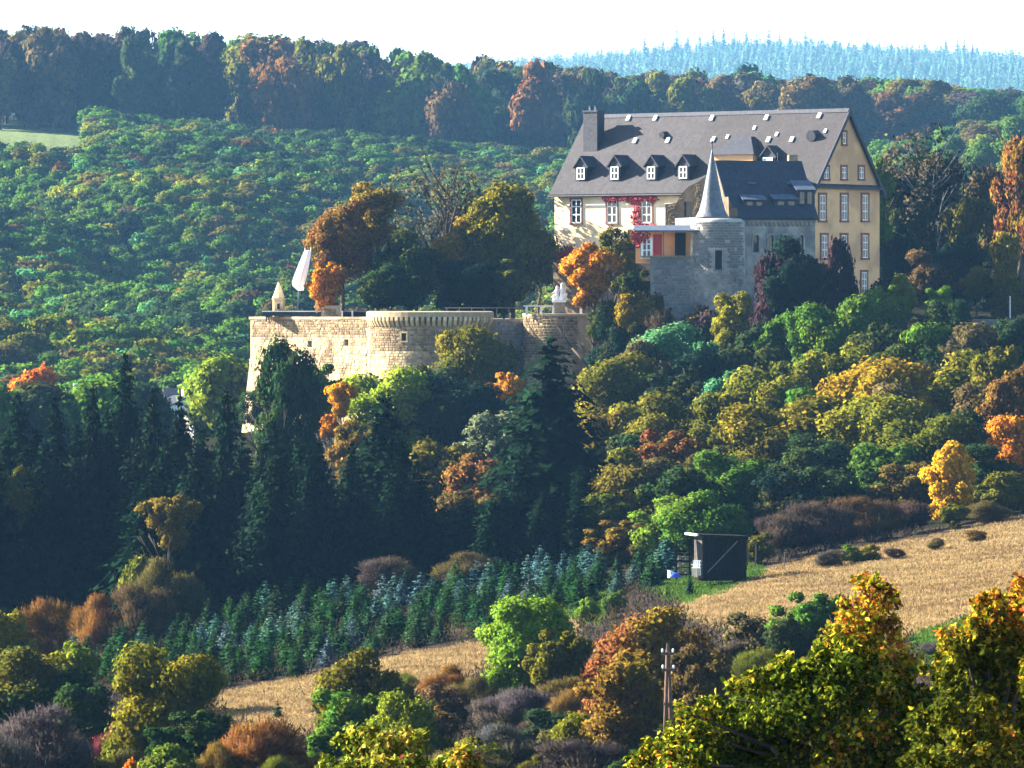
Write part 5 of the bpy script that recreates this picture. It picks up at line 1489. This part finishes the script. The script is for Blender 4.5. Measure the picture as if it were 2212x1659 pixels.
# ---- scrub and trees of the near slope
for px, top, w, D, col, lab, kind, pa in [
 (80, 1385, 240, 305, 'dark', 'dark green broad tree with yellow top before the plantation end', 'big', .5),
 (150, 1380, 110, 322, 'ygreen', 'yellow-topped tree at the village end of the plantation', 'round', .6),
 (10, 1320, 110, 345, 'ygreen', 'yellow-green tree cut by the picture edge near the plantation', 'round', .5),
 (75, 1300, 120, 372, 'rust', 'rust-brown airy bush below the edge spruces', 'bare', .3),
 (180, 1480, 140, 300, 'dark', 'dark shaded tree left of the big olive-gold one', 'round', .1),
 (362, 1400, 225, 276, 'olive', 'big olive-gold round tree in front of the plantation', 'big', .55),
 (420, 1530, 170, 272, 'dark', 'dark green bushy tree under the big olive-gold one', 'round', .3),
 (100, 1520, 230, 262, 'grey', 'grey leafless thicket in the lower left of the slope', 'bare', .05),
 (10, 1590, 150, 252, 'grey', 'grey-green thicket at the bottom edge of the slope', 'bare', .2),
 (245, 1545, 75, 280, 'crimson', 'small crimson bush left of the big olive-gold tree', 'bare', 0),
 (250, 1610, 130, 262, 'brown', 'brown bare bush under the crimson one', 'bare', .3),
 (285, 1640, 50, 245, 'orange', 'small orange bush at the lower picture edge', 'bush', .1),
 (370, 1610, 130, 250, 'green', 'green bush at the lower picture edge', 'bush', .3),
 (545, 1545, 170, 254, 'rust', 'rust-red airy bush on the lower straw meadow', 'bare', .3),
 (470, 1600, 90, 252, 'tawny', 'tawny bush left of the rust-red airy one', 'bare', .4),
 (620, 1590, 120, 256, 'brown', 'brown thicket right of the rust-red airy bush', 'bare', .2),
 (787, 1386, 170, 288, 'olive', 'dark olive tree standing in the straw meadow', 'big', .45),
 (755, 1490, 150, 280, 'green', 'green lower half of growth beside the dark olive meadow tree', 'round', .3),
 (868, 1485, 150, 256, 'ygreen', 'yellow-green tree below the dark olive meadow tree', 'big', .35),
 (930, 1560, 90, 256, 'olive', 'olive bush right of the yellow-green tree', 'bush', .4),
 (1135, 1286, 185, 316, 'bright', 'light green tree with visible limbs in front of the plantation', 'big', .35),
 (1200, 1355, 130, 310, 'olive', 'olive tree behind the light green one with visible limbs', 'round', .4),
 (1405, 1298, 250, 276, 'rust', 'wide rust-orange tree behind the utility pole', 'big', .7),
 (1510, 1390, 160, 270, 'brown', 'brown-olive tree right of the utility pole', 'round', .6),
 (1375, 1430, 190, 264, 'tawny', 'tawny tree directly behind the pole', 'round', .6),
 (960, 1430, 90, 322, 'rust', 'thin reddish bush on the straw strip', 'bare', .2),
 (1010, 1450, 110, 312, 'brown', 'brown bare bush on the straw strip next to the light green tree', 'bare', .3),
 (1120, 1480, 150, 296, 'grey', 'grey-brown bare bush in the scrub under the light green tree', 'bare', .3),
 (1230, 1460, 140, 300, 'brown', 'brown bare bush between the light green and rust-orange trees', 'bare', .4),
 (1200, 1540, 150, 276, 'plum', 'purple-grey bare bush low in the scrub', 'bare', .2),
 (1080, 1560, 150, 268, 'grey', 'grey bare bush above the small leafy top at the lower edge', 'bare', .3),
 (1310, 1540, 150, 272, 'grey', 'grey bare bush left of the pole foot', 'bare', .2),
 (1270, 1600, 170, 252, 'plum', 'purple-brown bush at the lower edge left of the oak', 'bare', .15),
 (1000, 1610, 150, 252, 'brown', 'brown bush at the lower edge', 'bare', .3),
 (1350, 1630, 80, 246, 'dark', 'dark green bush at the lower edge before the pole', 'bush', .1),
 (1600, 1380, 130, 318, 'plum', 'dark purple bramble patch right of the rust-orange tree', 'bare', .0),
 (1580, 1450, 140, 296, 'brown', 'brown bush under the purple bramble patch', 'bare', .3),
 (1540, 1490, 130, 280, 'olive', 'olive bush left of the oak top', 'bush', .4),
 (1745, 1274, 135, 312, 'green', 'green bush at the lower rim of the straw meadow', 'round', .15),
 (1695, 1325, 110, 306, 'dark', 'dark green bush behind the oak at the straw meadow rim', 'round', .1),
 (1810, 1268, 60, 316, 'olive', 'olive bush touching the green rim bush', 'bush', .3),
 (2020, 1440, 150, 300, 'grey', 'grey-green bare bush in the gap between the two oak tops', 'bare', .2),
 (1840, 1176, 45, 392, 'green', 'small green bush in the middle of the straw meadow', 'bush', .3),
 (1880, 1176, 45, 392, 'olive', 'small olive bush beside the green one in the straw meadow', 'bush', .4),
 (1790, 1188, 70, 391, 'grey', 'low grey bramble left of the green meadow bush', 'bare', .1),
 (1935, 1188, 80, 390, 'plum', 'low dark bramble right of the olive meadow bush', 'bare', .1),
 (2020, 1172, 80, 395, 'brown', 'low brown bramble high on the straw meadow', 'bare', .2),
 (2110, 1150, 70, 399, 'tawny', 'low tawny bush near the picture edge of the meadow', 'bare', .4),
 (1330, 1275, 50, 374, 'green', 'small green bush on the patch of lawn left of the shed', 'bush', .2),
 (1270, 1290, 45, 368, 'bright', 'small bright bush at the shed end of the plantation', 'bush', .2)]:
    sh = kind in ('bare', 'bush')
    T(px, top, w, D, col, lab, kind, pa, 'stems' if sh else 'tree', 'shrub' if sh else 'broadleaf_tree', 'shrub' if sh else 'tree', z0=.02 if sh else None)
rg = random.Random(55)
CNM = {'olive': 'olive', 'brown': 'brown', 'green': 'green', 'tawny': 'tawny', 'plum': 'purple-brown', 'rust': 'rust-brown', 'grey': 'grey', 'dark': 'dark green'}
n_ = 0
while n_ < 50:
    D = rg.uniform(246, 330); px = rg.uniform(-20, 1640)
    x = (px - 1106) * D / F
    q = ground_kind(np.array([x]), np.array([D]))
    if q[0][0] or q[1][0]: continue
    n_ += 1
    col = rg.choice(['olive', 'brown', 'green', 'tawny', 'olive', 'brown', 'olive', 'dark', 'rust']); kind = rg.choice(['bush', 'bare', 'bare', 'bush', 'bare'])
    h = rg.uniform(1.2, 3.2); plant('shrub', kind, x, D, float(ground(x, D)), h * rg.uniform(1.0, 1.6), h, col,
        f"{CNM[col]} {'leafy' if kind == 'bush' else 'twiggy'} shrub in the scrub " + ('near the big olive-gold tree' if px < 480 else 'left of the dark olive meadow tree' if px < 760 else 'under the light green tree' if px < 1200 else 'around the utility pole'),
        'shrub', 'shrubs in the near scrub', 'stems', .4, .02, .2)
# ------------------------------------------------------------------ woods on the far slopes
rng = np.random.default_rng(77)
def scatter(n, px0, px1, D0, D1, dmin, ok=None):
    pts = []; grid = {}
    for _ in range(n * 12):
        if len(pts) >= n: break
        D = math.sqrt(rng.uniform(D0 ** 2, D1 ** 2)); px = rng.uniform(px0, px1); x = (px - 1106) * D / F
        if ok and not ok(px, D, x): continue
        c = (int(x / dmin), int(D / dmin))
        if any((x - a) ** 2 + (D - b) ** 2 < dmin ** 2 for i in (-1, 0, 1) for j in (-1, 0, 1) for a, b in grid.get((c[0] + i, c[1] + j), ())): continue
        grid.setdefault(c, []).append((x, D)); pts.append((x, D, px))
    return pts
def pick(table):
    r = rng.random() * sum(w for _, w in table)
    for c, w in table:
        r -= w
        if r <= 0: return c
    return table[-1][0]
def tone(zone, x, D):
    n = math.sin(x * .045 + 2 * math.sin(D * .013)) + .8 * math.sin(D * .03 + x * .02)
    e = math.exp(n)
    if zone == 'ridge': t = [('dark', 3), ('green', 2.5), ('plum', 3.5), ('rust', .7 * e), ('olive', 1.6 * e), ('maroon', 1.0), ('brown', 2.4), ('tawny', .6 * e)]
    else: t = [('green', 5.0), ('teal', .4), ('olive', 1.0 * e), ('dark', 3.4 / e), ('ygreen', .38 * e), ('brown', .35), ('tawny', .05 * e), ('rust', .03)]  # leaf colours; yellow-green clusters also paint in sunlit patches, dark ones blue shade
    return pick([(c, max(w, .05)) for c, w in t])
hill = scatter(3400, -60, 1290, 840, 1700, 5.0, lambda px, D, x: not (px < 205 and D > 1300 and HOR - (float(ground(x, D)) - CZ) / D * F < 388))
hill += scatter(330, 1290, 2280, 800, 1660, 11)
hill += scatter(260, -80, 545, 640, 790, 6.0, lambda px, D, x: not (D < 752 and (325 < px < 475 or 120 < px < 200)))
ridge = scatter(190, -120, 2300, 1740, 1960, 13.0)
TALL = {}
items = []
for x, D, px in hill:
    w = rng.uniform(7.2, 11.0) * (1.25 if px > 1290 else 1); h = 7.2 + .25 * w + rng.uniform(-.8, .9)
    if D > 1500: w *= 1.1
    items.append((x, D, px, w, h, 'hill', tone('hill', x, D)))
for x, D, px in ridge:
    w = rng.uniform(17, 27)
    top = float(np.interp(px, [-120, 0, 200, 400, 550, 700, 900, 1050, 1300, 1650, 2000, 2300], [66, 66, 52, 62, 76, 86, 110, 120, 150, 158, 182, 195])) + rng.uniform(-8, 26)
    h = min(max(CZ + (HOR - top) * D / F - float(ground(x, D)), 14), 42)
    items.append((x, D, px, w, h, 'ridge', tone('ridge', x, D)))
# the largest in view become trees of their own, the rest one mass of woodland
def visible(x, D, px, h):
    row = HOR - (float(ground(x, D)) + h - CZ) / D * F
    if px < -40 or px > 2250 or row > 830: return False
    if 1190 < px < 1905 and row > 235: return False
    if px > 1905 and row > 330: return False
    if 660 < px < 1200 and row > 395 + abs(px - 930) * .1: return False
    return True
vis = [it_ for it_ in items if visible(it_[0], it_[1], it_[2], it_[4])]
nb_have = sum(1 for o in bpy.data.objects if o.name.split('.')[0] == 'broadleaf_tree')
lim = max(0, 298 - nb_have)
vis.sort(key=lambda t: -(t[3] * t[4] / t[1] ** 2))
# ridge and nearest hill trees first, spread over the whole slope
solo = [v for v in vis if v[5] == 'ridge'][:75]
rest_v = [v for v in vis if v not in solo]
solo += rest_v[:lim - len(solo)]
solo_id = {id(v) for v in solo}
CN = {'green': 'green', 'teal': 'blue-green', 'olive': 'olive', 'dark': 'dark green', 'ygreen': 'yellow-green', 'brown': 'brown', 'tawny': 'tawny', 'rust': 'rust-red', 'plum': 'purple-brown', 'maroon': 'dark red'}
for it_ in solo:
    x, D, px, w, h, zone, col = it_
    if zone == 'ridge': lab = f"{'broad' if w > 24 else 'slim' if w < 19.5 else 'tall'} {CN[col]} tree on the far ridge " + ('above the pale field' if px < 220 else 'right of the pale field' if px < 420 else 'above the bastion corner' if px < 700 else 'above the terrace trees' if px < 1000 else 'left of the castle chimney' if px < 1280 else 'behind the castle roof' if px < 1600 else 'behind the pointed gable' if px < 1950 else 'near the picture edge beyond the castle')
    else: lab = f"{CN[col]} round-crowned tree on the wooded hillside " + ('under the pale field' if px < 330 else 'behind the bastion corner' if px < 700 else 'beside the terrace trees' if px < 1290 else 'beyond the castle gable')
    plant('broadleaf_tree', 'hill' if zone == 'hill' else 'ridge', x, D, float(ground(x, D)), w, h, col, lab, 'tree', 'trees on the far ridge' if zone == 'ridge' else 'trees on the wooded hillside', 'tree', .15, .08 if zone == 'hill' else 0, .2)

def wood_mass(name, label, its, protos, matname, zoff=.05):
    """one mass of woodland: a point per tree, the crown meshes set on the points by geometry nodes"""
    n = len(its)
    me = bpy.data.meshes.new(name)
    me.vertices.add(n)
    me.vertices.foreach_set('co', np.array([(x, D, float(ground(x, D)) + zoff * h) for x, D, w, h, c in its], np.float32).ravel())
    def attr(nm, ty, dom, key, val):
        a = me.attributes.new(nm, ty, dom); a.data.foreach_set(key, np.asarray(val).ravel())
    attr('siz', 'FLOAT_VECTOR', 'POINT', 'vector', np.array([(w, w, h) for x, D, w, h, c in its], np.float32))
    attr('turn', 'FLOAT_VECTOR', 'POINT', 'vector', np.array([(0, 0, rng.uniform(0, 6.28)) for _ in its], np.float32))
    attr('which', 'INT', 'POINT', 'value', rng.integers(0, len(protos), n).astype(np.int32))
    attr('tint', 'FLOAT_COLOR', 'POINT', 'color', np.array([tuple(np.array(c) * rng.uniform(.85, 1.15, 3)) + (.05,) for x, D, w, h, c in its], np.float32))
    ng = bpy.data.node_groups.new(name, 'GeometryNodeTree')
    ng.interface.new_socket('Geometry', in_out='INPUT', socket_type='NodeSocketGeometry')
    ng.interface.new_socket('Geometry', in_out='OUTPUT', socket_type='NodeSocketGeometry')
    gi = ng.nodes.new('NodeGroupInput'); go = ng.nodes.new('NodeGroupOutput')
    iop = ng.nodes.new('GeometryNodeInstanceOnPoints'); iop.inputs['Pick Instance'].default_value = True
    g2i = ng.nodes.new('GeometryNodeGeometryToInstance')
    for k_, p in enumerate(protos):
        p2 = p.copy(); p2.materials.clear(); p2.materials.append(MAT[matname])
        po = bpy.data.objects.new('crown', p2)
        oi = ng.nodes.new('GeometryNodeObjectInfo'); oi.inputs['Object'].default_value = po; oi.inputs['As Instance'].default_value = False
        ng.links.new(oi.outputs['Geometry'], g2i.inputs[0])
    def named(nm, ty):
        q = ng.nodes.new('GeometryNodeInputNamedAttribute'); q.data_type = ty; q.inputs['Name'].default_value = nm
        return q.outputs['Attribute']
    ng.links.new(gi.outputs[0], iop.inputs['Points']); ng.links.new(g2i.outputs[0], iop.inputs['Instance'])
    ng.links.new(named('which', 'INT'), iop.inputs['Instance Index'])
    ng.links.new(named('turn', 'FLOAT_VECTOR'), iop.inputs['Rotation']); ng.links.new(named('siz', 'FLOAT_VECTOR'), iop.inputs['Scale'])
    ng.links.new(iop.outputs[0], go.inputs[0])
    o = link(name, me); md = o.modifiers.new('woodland', 'NODES'); md.node_group = ng
    return tag(o, label, kind='stuff')
wood_mass('far_woodland', 'mass of autumn woodland covering the far hillside', [(x, D, w, h, C_[c]) for (x, D, px, w, h, zn, c) in [i for i in items if id(i) not in solo_id]], CROWN['hill'], 'leafinst')
# blue distant hill: mass of conifers plus the ones standing out along its crest
lowf = [spruce_mesh(300 + s, 14, 9, 5, .09, droop=.1, power=.7) for s in range(4)]
fard = []
for x, D, px in scatter(4200, 900, 2500, far(2560), far(3080), 17):
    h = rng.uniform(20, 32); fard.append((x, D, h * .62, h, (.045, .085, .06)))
wood_mass('distant_forest', 'hazy blue conifer forest on the most distant hill', fard, lowf, 'needleinst', 0)
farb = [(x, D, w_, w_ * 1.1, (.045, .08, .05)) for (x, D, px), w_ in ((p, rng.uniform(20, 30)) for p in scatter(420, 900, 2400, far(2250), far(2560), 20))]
wood_mass('distant_broadleaf_wood', 'hazy blue-green broadleaf wood below the distant conifers', farb, CROWN['hill'][:3], 'leafinst')
crest = [(1393, 74), (1432, 78), (1462, 62), (1486, 70), (1512, 66), (1541, 60), (1563, 56), (1586, 66), (1612, 58), (1634, 70), (1661, 58), (1684, 68), (1706, 74), (1740, 62), (1768, 78), (1804, 90), (1873, 74), (1894, 88), (1925, 84), (1960, 90), (1998, 82), (2043, 76), (2068, 80), (2083, 78), (2101, 88)]
for i, (px, top) in enumerate(crest):
    D = far(3040.0); k = D / F; x = (px - 1106) * k; z = float(ground(x, D)); zt_ = CZ + (HOR - top) * k
    h = min(max(zt_ - z, 22), 60)
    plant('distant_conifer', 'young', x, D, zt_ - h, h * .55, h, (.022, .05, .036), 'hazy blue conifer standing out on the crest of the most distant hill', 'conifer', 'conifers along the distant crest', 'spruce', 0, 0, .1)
# ------------------------------------------------------------------ leafy oak tops close to the camera
def oak_leaf_cloud(rng, lobes, n, size, cols):
    """separate leaves (five-cornered, bent) on the shells of branch lobes: lobes (x,y,z,rx,ry,rz)"""
    Lb = np.array(lobes)
    w = Lb[:, 3] * Lb[:, 5]; w = w / w.sum()
    P = []; Nn = []; tot = 0
    while tot < n:
        i = rng.choice(len(Lb), n, p=w)
        d = rng.normal(size=(n, 3)); d[:, 2] += .2; d /= np.linalg.norm(d, axis=1, keepdims=True)
        knob = 1 + .22 * np.sin(d[:, 0] * 9 + i * 2.1) * np.sin(d[:, 2] * 8 + i) + .12 * np.sin(d[:, 1] * 15 + d[:, 0] * 13)
        rr = rng.uniform(.45, 1.0, n) ** .5 * knob
        p = Lb[i, :3] + d * rr[:, None] * Lb[i, 3:6]
        P.append(p); Nn.append(d); tot += n
    P = np.concatenate(P)[:n]; Nn = np.concatenate(Nn)[:n]
    nn = Nn * .5 + rng.normal(size=(n, 3)) * .75 + np.array([0, 0, .35]); nn /= np.linalg.norm(nn, axis=1, keepdims=True)
    a = np.cross(nn, rng.normal(size=(n, 3))); a[:, 2] -= .35; a -= nn * (a * nn).sum(1, keepdims=True); a /= np.linalg.norm(a, axis=1, keepdims=True) + 1e-9
    b = np.cross(nn, a)
    s = (size * rng.uniform(.6, 1.35, n))[:, None]; wd_ = s * rng.uniform(.28, .42, (n, 1))
    v = np.empty((n, 6, 3))
    v[:, 0] = P; v[:, 1] = P + a * s * .45 + b * wd_ + nn * s * .12; v[:, 2] = P + a * s * .8 + b * wd_ * .7 + nn * s * .06
    v[:, 3] = P + a * s * 1.05 - nn * s * .1; v[:, 4] = P + a * s * .75 - b * wd_ * .75 + nn * s * .06; v[:, 5] = P + a * s * .4 - b * wd_ + nn * s * .12
    base = n
    vv = v.reshape(-1, 3)
    o = np.arange(n)[:, None] * 6
    f = np.concatenate([o + np.array([0, 1, 2, 3]), o + np.array([0, 3, 4, 5])], 1).reshape(-1)
    c = np.ones((n, 6, 4), np.float32)
    clump = np.sin(P[:, 0] * 2.3 + 1.2 * np.sin(P[:, 2] * 2)) + np.sin(P[:, 2] * 2.9 + P[:, 1]) * .8
    hgt = (P[:, 2] - P[:, 2].min()) / (P[:, 2].max() - P[:, 2].min())
    pr = rng.random(n)
    colarr = np.array(cols)                      # green, yellow-green, yellow, orange, brown
    t = pr * 1.15 + clump * .22 + hgt * 1.0 - .55
    k = np.digitize(t, [.50, .88, 1.06, 1.4])
    c[:, :, :3] = colarr[k][:, None, :]
    return vv, f, c.reshape(-1, 4)
OAKC = [(.034, .055, .005), (.17, .19, .012), (.50, .38, .03), (.48, .18, .02), (.10, .04, .015)]
def oak(name, label, px, topz_px, D, lobes_px, n, size, seed, cols=OAKC):
    k = D / F; rngo = np.random.default_rng(seed)
    x0 = (px - 1106) * k; z0 = CZ + float(np.interp(D, DS, ZT[:, 3])) - .3
    o = empty(name, (x0, D, z0)); tag(o, label, 'tree')
    lb = []
    for lx, ly, rx, rz in lobes_px:
        lb.append(((lx - px) * k, rngo.uniform(-.5, .9), CZ + (HOR - ly) * k - z0, rx * k, max(rx, rz) * k * .9, rz * k))
    sub = []
    for x_, y_, z_, rx_, ry_, rz_ in lb:
        sub.append((x_, y_, z_, rx_ * .7, ry_ * .7, rz_ * .7))
        for _ in range(10):
            d = rngo.normal(size=3); d[2] += .3; d /= np.linalg.norm(d); q_ = rngo.uniform(.16, .36)
            sub.append((x_ + d[0] * rx_ * .95, y_ + d[1] * ry_ * .95, z_ + d[2] * rz_ * .95, rx_ * q_, ry_ * q_, rz_ * q_ * 1.2))
    v, f, c = oak_leaf_cloud(rngo, sub, n, size, cols)
    link('crown', np_mesh('crown', v, f, 4, [MAT['oakleaf']], col=c), o)
    b = MB(); zc = min(q[2] for q in lb)
    b.tube((0, .3, -.5), (0.1, .3, zc), .22, .16, 10); 
    for q in lb:
        m = Vector((q[0] * .45, q[1] * .5 + .2, (zc + q[2]) / 2)); e = Vector((q[0], q[1], q[2] + q[5] * .3))
        b.tube((0.1, .3, zc - .6), m, .06, .032, 7); b.tube(m, e, .032, .012, 6)
        for _ in range(5):
            d = Vector((rngo.normal() * q[3], rngo.normal() * q[4] * .6, abs(rngo.normal()) * q[5])) * .4
            b.tube(m.lerp(e, rngo.uniform(.3, 1)), e + d, .010, .004, 5)
    b.build('trunk', MAT['bark'], o, True)
    return o
oak('oak_tree', 'near oak with glowing yellow and orange leaf tips right of the utility pole', 1800, 1255, 80,
    [(1885, 1330, 62, 75), (1915, 1400, 75, 70), (1835, 1380, 62, 60), (1790, 1440, 75, 60), (1870, 1480, 90, 70), (1720, 1470, 70, 50), (1640, 1480, 60, 40), (1690, 1530, 90, 55),
     (1800, 1560, 110, 70), (1920, 1570, 100, 75), (1600, 1560, 85, 55), (1500, 1560, 50, 50), (1530, 1610, 80, 50), (1450, 1620, 50, 40), (1660, 1620, 110, 60), (1800, 1650, 120, 60), (1930, 1660, 100, 60), (1400, 1660, 50, 30), (1560, 1670, 120, 50), (1760, 1500, 90, 60), (1850, 1420, 80, 60), (1950, 1500, 70, 60), (1740, 1600, 120, 60), (1980, 1620, 80, 60), (1870, 1630, 120, 60), (1600, 1650, 110, 50), (1990, 1530, 60, 50), (1985, 1590, 70, 50), (1700, 1665, 120, 50), (1480, 1655, 80, 40)],
    42000, .080, 5)
oak('oak_tree', 'near oak with orange-yellow crown at the right edge of the picture', 2150, 1255, 78,
    [(2190, 1330, 50, 70), (2130, 1360, 65, 60), (2080, 1400, 50, 50), (2200, 1420, 60, 80), (2060, 1470, 60, 55), (2130, 1480, 90, 70), (2200, 1540, 70, 80), (2080, 1560, 90, 60), (2020, 1600, 70, 60), (2150, 1630, 110, 60), (2240, 1400, 50, 120), (2180, 1480, 80, 70), (2050, 1640, 90, 50), (2190, 1600, 90, 60), (2110, 1420, 60, 60)],
    27000, .080, 6, [(.055, .07, .007), (.20, .18, .012), (.46, .30, .02), (.50, .17, .02), (.14, .05, .02)])
oak('oak_sapling', 'leafy yellow-green oak top poking up at the lower edge of the slope', 830, 1575, 84,
    [(830, 1610, 60, 35), (770, 1620, 50, 35), (890, 1620, 40, 35), (740, 1660, 60, 30), (850, 1660, 80, 30)], 3400, .085, 7,
    [(.06, .09, .01), (.16, .18, .015), (.34, .34, .05), (.40, .28, .04), (.2, .06, .02)])
oak('oak_sapling', 'small leafy sapling top at the lower edge below the scrub', 1000, 1610, 86, [(1000, 1640, 35, 28), (975, 1665, 40, 25), (1030, 1665, 30, 25)], 1200, .08, 8,
    [(.06, .09, .01), (.16, .17, .015), (.30, .30, .05), (.40, .24, .03), (.2, .06, .02)])

# ------------------------------------------------------------------ undergrowth that nobody could count
def undergrowth():
    n = 80000
    D = rng.uniform(238, 420, n); px = rng.uniform(-80, 2300, n); x = (px - 1106) / F * D
    me, la, fi, gx, gy = ground_kind(x, D, 6)
    ok = ~(me | la) & (gy > 1290 - .12 * gx + 150 * (gx < 0))
    x = x[ok]; D = D[ok]; k = len(x); z = ground(x, D)
    P = np.stack([x, D, z + rng.uniform(.05, .7, k)], 1)
    d = rng.normal(size=(k, 3)) * .45 + np.array([0, 0, .9]); d /= np.linalg.norm(d, axis=1, keepdims=True)
    s = np.cross(d, rng.normal(size=(k, 3))); s /= np.linalg.norm(s, axis=1, keepdims=True)
    l = rng.uniform(.1, .3, (k, 1)); w = rng.uniform(.02, .07, (k, 1))
    v = np.stack([P - d * l * .5 - s * w, P - d * l * .5 + s * w, P + d * l + s * w * .4, P + d * l - s * w * .4], 1)
    pal = np.array([(.036, .027, .022), (.044, .032, .018), (.028, .024, .024), (.034, .037, .010), (.055, .032, .014)])
    patch = (np.sin(x * .2 + 2 * np.sin(D * .07)) + rng.normal(0, .7, k))
    c = np.ones((k, 4, 4)); c[:, :, :3] = pal[np.clip(((patch + 2.2) / 4.4 * 5).astype(int), 0, 4)][:, None, :]
    tag(link('undergrowth', np_mesh('undergrowth', v.reshape(-1, 3), np.arange(k * 4), 4, [MAT['grassattr']], col=c.reshape(-1, 4))), 'tangle of brown brambles and dead stems on the near slope', kind='stuff')
undergrowth()

# ------------------------------------------------------------------ haze
b = MB(); b.box(-2200, 2200, -60, 10000, CZ - 260, CZ + 640)
m, t, out = nt('autumn_haze')
pv = N(t, 'ShaderNodeVolumePrincipled'); pv.inputs['Color'].default_value = (.24, .56, 1.0, 1); pv.inputs['Density'].default_value = 0.38e-4; pv.inputs['Anisotropy'].default_value = .1
t.links.new(pv.outputs[0], out.inputs['Volume'])
o = b.build('haze', m); tag(o, 'thin blue autumn haze filling the valley', kind='stuff'); o.display_type = 'WIRE'
